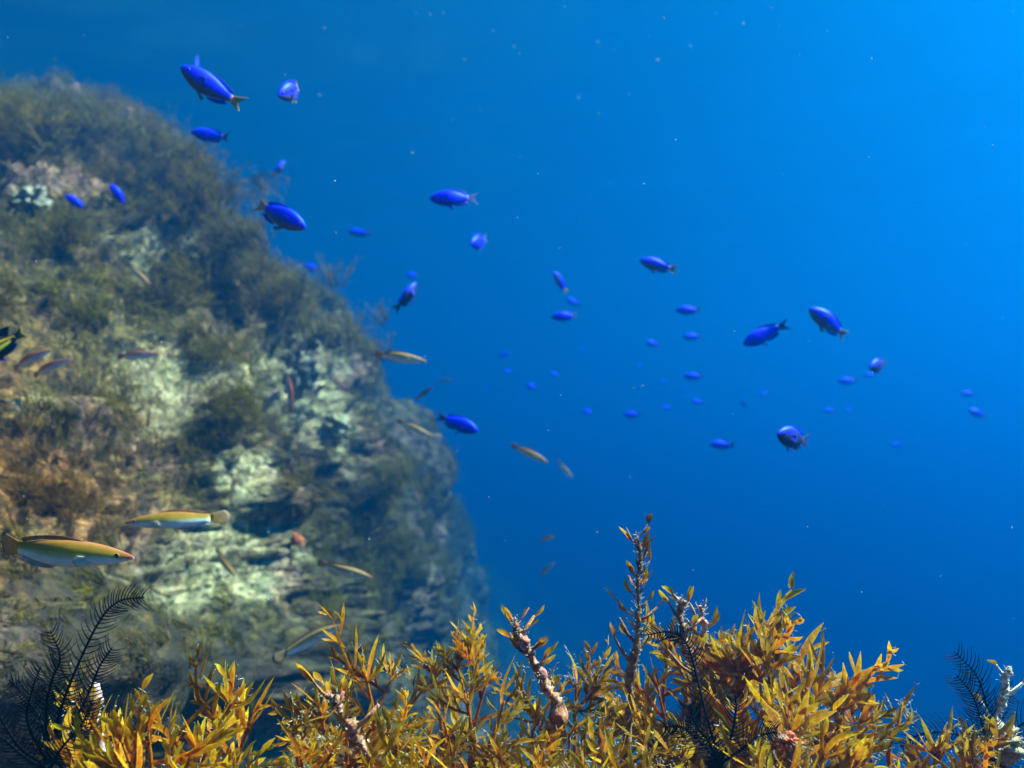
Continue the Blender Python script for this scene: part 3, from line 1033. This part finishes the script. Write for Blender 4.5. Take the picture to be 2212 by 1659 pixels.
stalk([(1530, 1600, .59), (1495, 1440, .58), (1475, 1350, .58), (1468, 1290, .58)], (.0022, .0019), PINK, 'pink stalk ending in a fuzzy knob just right of the tall brown stalk', twigs=7, fuzz=230, rough=.95)
stalk([(1560, 1600, .60), (1535, 1440, .60), (1520, 1360, .60), (1516, 1308, .60)], (.0021, .0017), PINK, 'shorter dark pink stalk beside the fuzzy knobbed one', twigs=6, fuzz=190, rough=.95)
stalk([(214, 1680, .53), (210, 1570, .53), (206, 1520, .53), (204, 1475, .53)], (.0026, .0034), WHITEP, 'whitish pink stub between the left feather star and the seaweed', twigs=0, fuzz=25, rough=.14)
stalk([(2140, 1640, .60), (2150, 1560, .60), (2170, 1490, .60), (2178, 1440, .60)], (.0016, .0013), [(.6, .5, .35), (.7, .62, .5), (.4, .22, .08), (.75, .7, .6)], 'thin cream stalk bent at its tip in the lower right corner', twigs=3, fuzz=90, rough=1.0)


for px_, py_, d_, sz, lab in [(2160, 1605, .60, .011, 'pale tan crusted lump beside the feather star in the lower right corner'),
                              (1705, 1602,   .505, .0045, 'small orange crusted lump deep in the large right seaweed clump')]:
    P0 = at(px_, py_, d_)
    A, fs_ = [], []
    for a in range(31):
        for b in range(48):
            th, ph = math.pi * a / 30, 2 * math.pi * b / 48
            A.append((math.sin(th) * math.cos(ph), math.sin(th) * math.sin(ph), math.cos(th)))
    A = np.array(A)
    A = A * (0.9 + .5 * fbm(A, 2.2, 4, int(px_), .6))[:, None] * sz * np.array([1.5, 1, .9])
    for a in range(30):
        for b in range(48):
            fs_.append((a * 48 + b, a * 48 + (b + 1) % 48, (a + 1) * 48 + (b + 1) % 48, (a + 1) * 48 + b))
    root = empty('crusted_lump', P0)
    mb, fz, sk = MB(), MB(), MB()
    cl_ = (.28, .19, .09) if px_ > 2000 else (.50, .09, .015)
    mb.add([P0 + Vector(p) for p in A], fs_, [tuple(c_ * random.uniform(.75, 1.25) for c_ in cl_) for p in A])
    for k in range(70):
        q_ = Vector(A[random.randrange(200, 1200)])
        hair(fz, P0 + q_, q_.normalized())
    mb.build('crust', M_CRUST, root)
    fz.build('pale_fuzz', M_FUZZ, root)
    g_ = Vector((P0.x, P0.y, ledge_z(P0.x, P0.y)))
    tube(sk, spline([g_, g_.lerp(P0, .5) + CR * .006, P0], 12), .0028, (.16, .07, .02), 7, .2)
    sk.build('stem', M_STEM, root)
    tag(root, lab, 'lump')


# ------------------------------------------------------------------ feather stars
def star(center, arms, label, pin=.0115, gap=.0025, rad=.0009):
    c0 = at(*center)
    root = empty('feather_star', c0)
    tag(root, label, 'feather star', 'black feather stars among the seaweed')
    K = (.003, .003, .006)
    mb = MB()
    pts = [c0 + Vector((0, 0, -.012)), c0 + Vector((0, 0, -.006)), c0, c0 + Vector((0, 0, .006))]
    tube(mb, pts, [.003, .007, .008, .004], K, 10, .15)
    mb.build('body', M_STAR, root)
    for A in arms:
        P = [c0] + [at(*a) for a in A]
        ln = sum((P[i + 1] - P[i]).length for i in range(len(P) - 1))
        n = max(16, int(ln / gap))
        ctr = spline(P, n)
        am = MB()
        tube(am, ctr, [rad * (1.15 - .75 * i / n) for i in range(n)], K, 6)
        for i in range(3, n - 1):
            t = i / n
            tan = (ctr[i + 1] - ctr[i - 1]).normalized()
            side = tan.cross(-CF).normalized()
            for sg in (1, -1):
                L = pin * (1.0 - .45 * t ** 3) * random.uniform(.7, 1.12)
                d = (side * sg + tan * .45 - CF * random.uniform(-.25, .35)).normalized()
                cv = tan * .55 * L
                q0, q1, q2, q3 = ctr[i], ctr[i] + d * L * .35 + cv * .08, ctr[i] + d * L * .7 + cv * .38, ctr[i] + d * L + cv * .8
                tube(am, [q0, q1, q2, q3], [.00040, .00034, .00025, .00012], K, 4, 0, False)
        am.build('arm', M_STAR, root)
    return root


D = .50
star((110, 1660, D), [[(125, 1560, D), (150, 1480, D), (210, 1350, D), (255, 1300, D), (312, 1290, D)],
                      [(100, 1540, D), (112, 1470, D), (130, 1420, D - .01), (108, 1360, D - .01)],
                      [(60, 1560, D), (70, 1490, D), (88, 1440, D - .02)],
                      [(150, 1580, D), (190, 1500, D), (215, 1440, D), (243, 1398, D)],
                      [(160, 1600, D), (220, 1560, D + .01), (270, 1530, D + .02), (320, 1490, D + .03)],
                      [(40, 1610, D - .02), (-10, 1530, D - .03), (-40, 1480, D - .03)],
                      [(60, 1640, D - .02), (0, 1590, D - .03), (-50, 1575, D - .03)],
                      [(90, 1560, D + .02), (50, 1500, D + .03), (20, 1470, D + .04)],
                      [(130, 1620, D - .02), (180, 1560, D - .03), (200, 1510, D - .03)]],
     'black feather star with long arching arms in the lower left corner')
D = .60
star((2150, 1660, D), [[(2140, 1590, D), (2132, 1530, D), (2110, 1460, D), (2062, 1408, D)],
                       [(2130, 1600, D - .02), (2118, 1550, D - .02), (2100, 1500, D - .02), (2066, 1458, D - .02)],
                       [(2100, 1600, D), (2040, 1582, D), (1985, 1588, D), (1945, 1615, D)],
                       [(2170, 1610, D), (2200, 1570, D), (2245, 1545, D)],
                       [(2190, 1640, D), (2230, 1600, D), (2270, 1590, D)],
                       [(2150, 1590, D + .02), (2160, 1540, D + .03), (2190, 1500, D + .04)]],
     'blue black feather star with two curled arms in the lower right corner', pin=.014)
D = .535
star((1555, 1650, D), [[(1525, 1540, D), (1500, 1440, D + .01), (1480, 1385, D + .01), (1445, 1365, D + .01), (1395, 1372, D + .02)],
                       [(1580, 1590, D - .02), (1590, 1530, D - .02), (1588, 1500, D - .02)],
                       [(1510, 1600, D - .03), (1470, 1570, D - .03), (1435, 1572, D - .03)],
                       [(1600, 1620, D - .03), (1640, 1590, D - .03), (1680, 1580, D - .03)],
                       [(1530, 1600, D - .04), (1500, 1560, D - .04), (1490, 1520, D - .04)]],
     'black feather star half hidden in the dense seaweed at centre right', pin=.010)


# ------------------------------------------------------------------ fish
def loft(prof, nr=26, ns=22, bend=0.0, colour=None, xs=(.5, -.32)):
    """prof: list of (s, top, bottom, half width); x from xs[0] at the snout to xs[1] at the tail root"""
    s_ = np.array([p[0] for p in prof])
    ss = np.linspace(0, 1, nr) ** 1.25
    ss = np.concatenate([[0.0], ss[1:]])

    def ip(k):
        y = np.array([p[k] for p in prof])
        r = np.interp(ss, s_, y)
        r2 = r.copy()
        r2[1:-1] = .25 * r[:-2] + .5 * r[1:-1] + .25 * r[2:]
        return r2
    T, B, Wd = ip(1), ip(2), ip(3)
    mb = MB()
    vs, cs, fs = [], [], []
    for i in range(nr):
        x = xs[0] + (xs[1] - xs[0]) * ss[i]
        yo = bend * max(0, .15 - x) ** 2
        for k in range(ns):
            a = 2 * math.pi * k / ns
            c_, z_ = math.cos(a), math.sin(a)
            z = z_ * (T[i] if z_ > 0 else B[i])
            y = Wd[i] * math.copysign(abs(c_) ** .85, c_)
            vs.append(Vector((x, y + yo, z)))
            cs.append(colour(ss[i], z_, z))
    for i in range(nr - 1):
        for k in range(ns):
            fs.append((i * ns + k, (i + 1) * ns + k, (i + 1) * ns + (k + 1) % ns, i * ns + (k + 1) % ns))
    fs.append(tuple(range((nr - 1) * ns, nr * ns))[::-1])
    fs.append(tuple(range(ns)))
    mb.add(vs, fs, cs)
    return mb


def fin(mb, root, tips, colr, bend, yoff=0, ysp=0.0, col2=None, th=.003):
    """membrane between a root line and a tip line, with slightly ridged rays"""
    n = 14
    rp = spline([Vector((a, 0, b)) for a, b in root], n)
    tp = spline([Vector((a, 0, b)) for a, b in tips], n)
    m = 5
    vs, cs, fs = [], [], []
    for sg in (1, -1):
        for i in range(n):
            for j in range(m + 1):
                u = j / m
                p = rp[i].lerp(tp[i], u)
                y = yoff + ysp * u + bend * max(0, .15 - p.x) ** 2 + sg * th * (1 - u * .8) * (1.3 if i % 2 else .6)
                vs.append(Vector((p.x, y, p.z)))
                c2 = col2 or colr
                cs.append(tuple(colr[q_] * (1 - u) + c2[q_] * u for q_ in range(3)))
    o2 = n * (m + 1)
    for i in range(n - 1):
        for j in range(m):
            a = i * (m + 1) + j
            fs.append((a, a + 1, a + m + 2, a + m + 1))
            b = a + o2
            fs.append((b, b + m + 1, b + m + 2, b + 1))
    ring = [i * (m + 1) for i in range(n)] + [(n - 1) * (m + 1) + j for j in range(1, m + 1)] + [i * (m + 1) + m for i in range(n - 2, -1, -1)] + [j for j in range(m - 1, 0, -1)]
    for a, b in zip(ring, ring[1:] + ring[:1]):
        fs.append((a, b, b + o2, a + o2))
    mb.add(vs, fs, cs)
    return mb


def eye_mb(x, y, z, r, rim):
    mb = MB()
    nu_, nv_ = 14, 10
    sg = 1 if y > 0 else -1
    vs, cs, fs = [], [], []
    for a in range(nv_ + 1):
        th = math.pi * a / nv_
        for b in range(nu_):
            ph = 2 * math.pi * b / nu_
            vs.append(Vector((x + r * math.sin(th) * math.cos(ph), y + sg * r * .55 * math.cos(th), z + r * math.sin(th) * math.sin(ph))))
            cs.append((.004, .004, .006) if th < .95 else rim)
    for a in range(nv_):
        for b in range(nu_):
            fs.append((a * nu_ + b, a * nu_ + (b + 1) % nu_, (a + 1) * nu_ + (b + 1) % nu_, (a + 1) * nu_ + b))
    mb.add(vs, fs, cs)
    return mb


def lerp3(a, b, t):
    t = max(0, min(1, t))
    return tuple(a[i] * (1 - t) + b[i] * t for i in range(3))


BLUE = (.006, .018, .98)
BLUE2 = (.012, .05, 1.0)
DUSK = (.02, .03, .07)
YEL = (.42, .24, .04)


def damsel(variant, bend):
    belly = {'blue': (.008, .02, .60), 'dusky': (.03, .03, .09), 'yellow': (.10, .08, .16)}[variant]

    def colour(s, zz, z):
        lim = {'blue': -.55, 'dusky': .15 + .5 * s, 'yellow': -.25}[variant]
        c = lerp3(BLUE, belly, (lim - zz) / .35 + .4)
        if variant == 'dusky' and s > .35:
            c = lerp3(c, DUSK, (s - .35) / .25)
        if zz > .8: c = lerp3(c, BLUE2, .4)
        if s > .94: c = lerp3(c, YEL if variant == 'yellow' else (.12, .10, .25), (s - .94) / .06)
        return c
    prof = [(0, .012, .012, .008), (.04, .052, .046, .026), (.10, .088, .080, .047), (.2, .130, .125, .070), (.32, .158, .155, .083), (.45, .168, .166, .085), (.6, .152, .150, .074), (.75, .112, .110, .052), (.88, .068, .066, .028), (1, .050, .050, .012)]
    P = {'body': loft(prof, bend=bend, colour=colour)}
    fc = DUSK if variant == 'dusky' else (.008, .02, .7)
    P['tail_fin'] = fin(MB(), [(-.31, .048), (-.32, 0), (-.31, -.048)], [(-.52, .13), (-.43, 0), (-.52, -.13)], {'yellow': YEL, 'blue': (.10, .09, .22), 'dusky': (.06, .05, .05)}[variant], bend, col2={'yellow': (.24, .19, .07), 'blue': (.04, .07, .30), 'dusky': (.02, .04, .2)}[variant])
    P['dorsal_fin'] = fin(MB(), [(.24, .140), (.05, .156), (-.15, .106), (-.24, .063)], [(.17, .166), (.03, .186), (-.16, .155), (-.30, .105)], (.006, .02, .9), bend, col2=(.004, .012, .35))
    P['anal_fin'] = fin(MB(), [(.0, -.155), (-.08, -.13), (-.16, -.10), (-.24, -.062)], [(-.03, -.175), (-.13, -.175), (-.22, -.15), (-.30, -.105)], fc, bend, col2=(.02, .03, .2))
    for sg in (1, -1):
        P['pectoral_fin%d' % sg] = fin(MB(), [(.24, .02), (.235, -.01), (.24, -.04)], [(.13, .05), (.09, -.02), (.12, -.09)], (.008, .03, .75) if variant == 'blue' else (.03, .05, .5), 0, sg * .070, sg * .05, th=.0015)
        P['pelvic_fin%d' % sg] = fin(MB(), [(.17, -.148), (.15, -.150), (.13, -.152)], [(.10, -.19), (.04, -.235), (.02, -.20)], (.14, .11, .08) if variant == 'yellow' else (.03, .04, .3), 0, sg * .02, sg * .02, th=.0015)
        P['eye%d' % sg] = eye_mb(.385, sg * .050, .022, .026, (.08, .06, .30))
    return P


def wrasse(variant, bend):
    back, mid, bel = {'brown': ((.25, .105, .012), (.44, .29, .02), (.70, .74, .70)), 'red': ((.32, .08, .04), (.36, .19, .10), (.55, .68, .78)),
                      'pale': ((.32, .18, .06), (.44, .31, .12), (.85, .86, .80)), 'dark': ((.05, .05, .025), (.09, .07, .03), (.20, .18, .12))}[variant]

    def colour(s, zz, z):
        c = lerp3(mid, back, (zz - .05) / .75)
        ed = .12 + .05 * math.sin(9 * s) - .30 * max(0, .3 - s)
        c = lerp3(c, lerp3(mid, bel, .45), (ed - zz) / .22)
        c = lerp3(c, bel, (ed - .18 - zz) / .35)
        if zz > .95: c = lerp3(c, (.30, .07, .05), .4)
        if s < .14 and zz > -.5: c = lerp3(c, (.36, .06, .04), (.14 - s) / .16)
        return c
    prof = [(0, .008, .008, .006), (.03, .020, .017, .013), (.10, .040, .034, .026), (.2, .062, .052, .042), (.34, .082, .070, .053), (.5, .090, .080, .056), (.66, .085, .078, .050), (.8, .068, .062, .037), (.92, .048, .045, .021), (1, .042, .040, .010)]
    P = {'body': loft(prof, 30, 22, bend, colour)}
    fcol = lerp3(back, mid, .5)
    P['tail_fin'] = fin(MB(), [(-.31, .040), (-.32, 0), (-.31, -.038)], [(-.45, .072), (-.485, .045), (-.50, 0), (-.485, -.045), (-.45, -.072)], fcol, bend, col2=(.34, .20, .12))
    P['dorsal_fin'] = fin(MB(), [(.22, .072), (.05, .088), (-.14, .074), (-.27, .045)], [(.16, .093), (.02, .112), (-.16, .098), (-.30, .065)], fcol, bend, col2=(.26, .10, .06))
    P['anal_fin'] = fin(MB(), [(-.0, -.078), (-.1, -.073), (-.2, -.058), (-.27, -.045)], [(-.04, -.096), (-.13, -.098), (-.23, -.086), (-.32, -.068)], (.5, .5, .48), bend, col2=(.3, .3, .28))
    for sg in (1, -1):
        P['pectoral_fin%d' % sg] = fin(MB(), [(.26, -.005), (.255, -.02), (.26, -.035)], [(.17, .01), (.14, -.03), (.17, -.06)], lerp3(mid, bel, .6), 0, sg * .044, sg * .02, th=.001)
        P['eye%d' % sg] = eye_mb(.405, sg * .026, .014, .0155, (.35, .12, .08))
    return P


def wedge(variant, bend):
    def colour(s, zz, z):
        c = (.006, .006, .008)
        if .35 < zz < .66: c = (.85, .45, .01)
        if -.35 < zz < .02 and .45 < s < .9: c = (.9, .66, .03)
        return c
    P = damsel('dusky', bend)
    prof = [(0, .02, .02, .01), (.05, .07, .06, .03), (.15, .13, .12, .055), (.35, .18, .18, .08), (.55, .18, .18, .075), (.78, .12, .12, .045), (1, .05, .05, .012)]
    P['body'] = loft(prof, 40, 60, bend, colour)
    P['tail_fin'] = fin(MB(), [(-.31, .048), (-.32, 0), (-.31, -.048)], [(-.50, .10), (-.46, 0), (-.50, -.10)], (.01, .01, .01), bend, col2=(.3, .2, .03))
    P['dorsal_fin'] = fin(MB(), [(.24, .160), (.05, .178), (-.15, .128), (-.24, .085)], [(.17, .205), (.03, .235), (-.18, .255), (-.36, .215)], (.008, .008, .01), bend)
    return P


CACHE = {}


def fish_meshes(kind, variant, bend):
    key = (kind, variant, bend)
    if key not in CACHE:
        P = {'damsel': damsel, 'wrasse': wrasse, 'wedge': wedge}[kind](variant, bend)
        d = {}
        for k, mb in P.items():
            nm = k.rstrip('-1')
            d[k] = mb.mesh(nm, (M_BLUE if kind == 'damsel' else M_FISH) if nm == 'body' else (M_EYE if nm == 'eye' else M_FIN))
        one = MB()
        for k, mb in P.items():
            one.add(mb.v, mb.f, mb.c)
        d['ONE'] = one.mesh('fish', M_BLUE if kind == 'damsel' else M_FISH)
        CACHE[key] = d
    return CACHE[key]


def put_fish(kind, px_, py_, plen, alpha, phi, L, label, variant='blue', bend=0.0, dmax=9.0, group=None, roll=0.0):
    """plen: length in the picture, alpha: heading in the picture, phi: turn towards (+) or away from (-) the camera, L: real length"""
    if kind == 'damsel' and plen < 48: L *= 1.35
    al, ph = R(alpha), R(phi)
    d = L * max(math.cos(ph), .42) / (plen * 1.07 / FPX)
    loc = at(px_, py_, d)
    tocam = (-loc).normalized()
    r_ = CF.cross(CU).normalized()
    fx = (r_ * math.cos(al) + CU * math.sin(al)) * math.cos(ph) + tocam * math.sin(ph)
    fx.normalize()
    up = CU if abs(fx.dot(CU)) < .97 else CR
    fy = up.cross(fx).normalized()
    fz_ = fx.cross(fy).normalized()
    if roll:
        q_ = Quaternion(fx, R(roll))
        fy, fz_ = q_ @ fy, q_ @ fz_
    M = Matrix((fx, fy, fz_)).transposed().to_4x4()
    M = Matrix.Translation(loc) @ M @ Matrix.Scale(L, 4)
    name = {'damsel': 'blue_damselfish', 'wrasse': 'wrasse', 'wedge': 'black_yellow_fish'}[kind]
    ms = fish_meshes(kind, variant, bend)
    if plen < 30:
        o = bpy.data.objects.new(name, ms['ONE'])
        COL.objects.link(o)
        o.matrix_world = M
    else:
        o = bpy.data.objects.new(name, None)
        o.empty_display_size = .1
        COL.objects.link(o)
        o.matrix_world = M
        for k, me in ms.items():
            if k == 'ONE': continue
            c = bpy.data.objects.new(k.rstrip('-1'), me)
            COL.objects.link(c)
            c.parent = o
    tag(o, label, 'fish', group or {'damsel': 'blue damselfish schooling off the reef', 'wrasse': 'slender wrasses swimming along the reef', 'wedge': None}[kind])
    return o


B1, B2 = .45, -.45
DAMS = [  # px, py, length, heading, turn, real length, variant, bend, label
    (458, 190, 135, 146, 15, .075, 'yellow', B1, 'largest blue fish at upper left, yellow tail and dusky belly, nose up'),
    (425, 137, 42, 262, 35, .055, 'blue', 0, 'small blurred blue fish right above the head of the largest blue fish'),
    (632, 195, 58, 200, 58, .060, 'yellow', B2, 'blue fish turned to the camera with pale outline, right of the largest'),
    (455, 293, 76, 170, 10, .060, 'blue', B1, 'bright blue fish with pale tail close to the wall crest'),
    (601, 366, 40, 52, -25, .050, 'dusky', 0, 'tiny dusky fish with blue head swimming up, above the big dark blue one'),
    (602, 464, 126, -27, 8, .075, 'yellow', B1, 'deep blue fish with yellow tail heading down right beside the wall'),
    (980, 427, 98, 183, 5, .068, 'blue', B2, 'royal blue fish heading left alone at upper centre'),
    (164, 437, 48, 148, 10, .050, 'blue', 0, 'left one of two small blue fish against the upper wall'),
    (256, 422, 50, 128, 12, .050, 'blue', 0, 'right one of two small blue fish against the upper wall'),
    (777, 503, 46, 172, 10, .062, 'blue', B1, 'pale blue fish left of and below the royal blue one'),
    (1035, 521, 36, 200, 66, .055, 'blue', 0, 'small round looking blue fish facing the camera below the royal blue one'),
    (673, 578, 36, 166, 5, .055, 'blue', 0, 'small blue fish just touching the outline of the wall'),
    (890, 594, 27, 180, 10, .058, 'blue', 0, 'faint blue fish just above the dusky upright fish'),
    (880, 640, 66, 57, -30, .062, 'dusky', B1, 'dark fish with bright blue head swimming steeply up near the wall'),
    (1211, 610, 48, 122, 22, .055, 'yellow', 0, 'blue fish diving at centre with a small yellow tail'),
    (1239, 653, 33, 155, 10, .058, 'blue', 0, 'faint blue fish between the two brighter ones at centre'),
    (1220, 683, 56, 184, 8, .060, 'blue', B2, 'light bellied blue fish below the diving one at centre'),
    (1420, 573, 76, 165, 10, .066, 'dusky' if False else 'yellow', B1, 'blue fish with dark tail heading left at right centre'),
    (1487, 670, 52, 181, 5, .060, 'blue', 0, 'upper one of three blue fish in a column at right centre'),
    (1495, 727, 40, 183, 10, .060, 'blue', 0, 'middle one of three blue fish in a column at right centre'),
    (1411, 743, 32, 165, 20, .058, 'blue', 0, 'small faint blue fish left of the middle one in the column'),
    (1650, 722, 96, 207, 10, .072, 'blue', B1, 'bright blue fish with white edged tail heading down left'),
    (1792, 697, 104, 146, 8, .075, 'yellow', B2, 'blue fish with dark belly slanting nose up at far right'),
    (1897, 788, 40, 200, 62, .058, 'dusky', 0, 'dark blunt fish seen head on below the slanting one'),
    (1879, 810, 28, 185, 5, .060, 'blue', 0, 'faint blue fish just left of the dark blunt one'),
    (1831, 823, 42, 182, 5, .068, 'blue', 0, 'pale blue fish left of and below the dark blunt one'),
    (1498, 813, 42, 181, 5, .062, 'blue', 0, 'lower one of three blue fish in a column at right centre'),
    (1091, 765, 28, 200, 5, .062, 'blue', 0, 'tiny blue fish right of the tan wrasse leaving the wall'),
    (1097, 803, 20, 160, 15, .060, 'blue', 0, 'speck of a blue fish below the tiny one right of the tan wrasse'),
    (1149, 836, 29, 160, 5, .062, 'blue', 0, 'small blue fish above the greenish wrasse in open water'),
    (1198, 809, 22, 180, 20, .062, 'blue', 0, 'pale speck of a blue fish above right of the greenish wrasse'),
    (1270, 890, 27, 170, 5, .064, 'blue', 0, 'pale blue fish at left of the low row of distant fish'),
    (1366, 896, 38, 178, 5, .062, 'blue', 0, 'brightest blue fish of the low row of distant fish'),
    (1441, 881, 24, 185, 15, .062, 'blue', 0, 'faint blue fish right of the brightest in the low row'),
    (1507, 869, 28, 165, 5, .062, 'blue', 0, 'blue fish under the lowest fish of the column'),
    (1477, 843, 18, 175, 5, .062, 'blue', 0, 'very faint blue fish left of and under the lowest of the column'),
    (1430, 825, 18, 175, 5, .062, 'blue', 0, 'very faint blue fish left of the lowest of the column'),
    (1380, 792, 17, 185, 5, .062, 'blue', 0, 'very faint blue fish below the small one beside the column'),
    (1607, 873, 22, 110, 5, .055, 'dusky', 0, 'tiny dark upright fish above the blue fish seen head on'),
    (1650, 853, 22, 180, 5, .064, 'blue', 0, 'very faint blue fish under the bright one with white edged tail'),
    (1791, 887, 26, 180, 5, .066, 'blue', 0, 'faint blue fish above right of the one seen head on'),
    (1835, 887, 20, 180, 5, .066, 'blue', 0, 'fainter blue fish next to the faint one above the head on fish'),
    (2092, 851, 33, 178, 5, .060, 'blue', 0, 'upper one of two small blue fish near the right edge'),
    (2112, 893, 43, 162, 10, .062, 'blue', 0, 'lower one of two small blue fish near the right edge'),
    (1559, 961, 50, 177, 5, .064, 'blue', B1, 'pale blue fish left of the dark bellied one seen head on'),
    (1714, 946, 74, 165, 55, .070, 'dusky', 0, 'blue fish with dark belly turned to the camera at lower right'),
    (1937, 962, 26, 178, 5, .068, 'blue', 0, 'barely visible blue fish right of the dark bellied one'),
    (1260, 756, 15, 180, 5, .062, 'blue', 0, 'barely visible blue fish under the light bellied one'),
    (1054, 831, 15, 180, 5, .062, 'blue', 0, 'barely visible blue fish left of the one above the greenish wrasse'),
    (990, 915, 86, -22, 10, .066, 'blue', B2, 'deep blue fish with dark outline heading right just off the wall edge'),
]
for (a, b, l, al, ph, L, var, bd, lab) in DAMS:
    put_fish('damsel', a, b, l, al, ph, L, lab, var, bd, roll=random.uniform(-6, 6))

WRS = [
    (122, 1196, 322, -3, 5, .105, 'brown', .5, 'largest wrasse at lower left, golden back and white belly, heading right'),
    (380, 1124, 198, 183, 5, .098, 'brown', -.4, 'orange brown wrasse heading left above the largest one'),
    (740, 1233, 124, -13, 8, .090, 'pale', .4, 'wrasse with bluish white belly against the dark cliff edge'),
    (668, 1385, 148, 27, 8, .090, 'pale', -.4, 'wrasse rising to the right out of the seaweed'),
    (862, 772, 114, -9, 6, .092, 'pale', .5, 'tan wrasse leaving the wall at mid height'),
    (894, 926, 82, -24, 6, .085, 'pale', .4, 'tan wrasse at the wall edge beside a deep blue fish'),
    (1143, 980, 84, -25, 6, .085, 'brown', .3, 'greenish brown wrasse alone in open water at centre'),
    (1220, 1014, 46, -47, 6, .075, 'pale', .4, 'small tan wrasse pointing down right of the greenish one'),
    (1182, 1230, 42, 44, 6, .065, 'brown', .3, 'small brown wrasse climbing in the deep blue water'),
    (1183, 1163, 28, 10, 50, .055, 'brown', 0, 'tiny wrasse above the small climbing one in deep blue'),
    (483, 1216, 74, -50, 15, .070, 'brown', .5, 'small wrasse diving over the big pale crusted patch'),
    (296, 591, 72, -40, 8, .080, 'pale', .4, 'slanting wrasse with white flank high on the wall'),
    (64, 777, 104, 24, 10, .085, 'red', .4, 'upper one of two red backed wrasses at the left edge'),
    (106, 794, 98, 22, 10, .080, 'red', .4, 'lower one of two red backed wrasses at the left edge'),
    (296, 767, 94, 3, 5, .085, 'red', .3, 'red backed wrasse with blue belly above the pale patch'),
    (627, 852, 72, 97, 8, .070, 'red', .3, 'reddish wrasse swimming straight up over pale rock'),
    (736, 829, 44, 137, 8, .060, 'red', .3, 'small wrasse beside the smooth pale sponge lump'),
    (736, 943, 38, 172, 5, .055, 'dark', 0, 'little dark fish below the bright green sponge knob'),
    (118, 690, 70, -10, 5, .080, 'pale', .3, 'dim wrasse in the shadow above the red backed pair'),
    (902, 1075, 34, 118, 5, .060, 'red', 0, 'tiny reddish wrasse against the dark green wall edge'),
    (963, 821, 30, 5, 5, .070, 'dark', 0, 'faint grey fish just off the wall right of the tan wrasse'),
    (916, 850, 44, 35, 30, .060, 'dark', 0, 'dark fish tucked at the wall edge above the tan wrasse'),
    (672, 982, 56, 175, 5, .070, 'dark', .3, 'dim green fish among algae below the bright green sponge knob'),
]
for (a, b, l, al, ph, L, var, bd, lab) in WRS:
    put_fish('wrasse', a, b, l, al, ph, L, lab, var, bd, roll=random.uniform(-5, 5))
put_fish('wedge', -2, 752, 120, 214, 5, .075, 'black fish with yellow stripe and spot cut off by the left edge', 'dusky', 0)

# ------------------------------------------------------------------ drifting flakes
sn = MB()
spots = [(900, 28), (930, 30), (958, 28), (1065, 66), (1005, 128), (1110, 100), (1290, 90), (1492, 100), (1548, 28), (1605, 50), (1358, 203), (1420, 130), (700, 60), (690, 205), (890, 330), (760, 30), (2188, 25)]
sp = [(x, y, random.uniform(1.6, 2.6), random.uniform(.0016, .0034)) for x, y in spots]
for k in range(130):
    sp.append((random.uniform(0, 2212), random.uniform(0, 1450), random.uniform(.5, 1.6), random.uniform(.00035, .0009)))
for k in range(14):
    sp.append((random.uniform(850, 1700), random.uniform(0, 260), random.uniform(1.8, 3.2), random.uniform(.0010, .0020)))
for x, y, d, r in sp:
    c_ = at(x, y, d)
    vs = []
    for v in ((1, 0, 0), (-1, 0, 0), (0, 1, 0), (0, -1, 0), (0, 0, 1), (0, 0, -1)):
        vs.append(c_ + Vector(v) * r * random.uniform(.5, 1.5))
    sn.add(vs, [(0, 2, 4), (2, 1, 4), (1, 3, 4), (3, 0, 4), (2, 0, 5), (1, 2, 5), (3, 1, 5), (0, 3, 5)], [(.34, .42, .42)] * 6)
snow = sn.build('drifting_particles', M_SNOW)
tag(snow, 'pale specks drifting in the water', 'particles', kind='stuff')
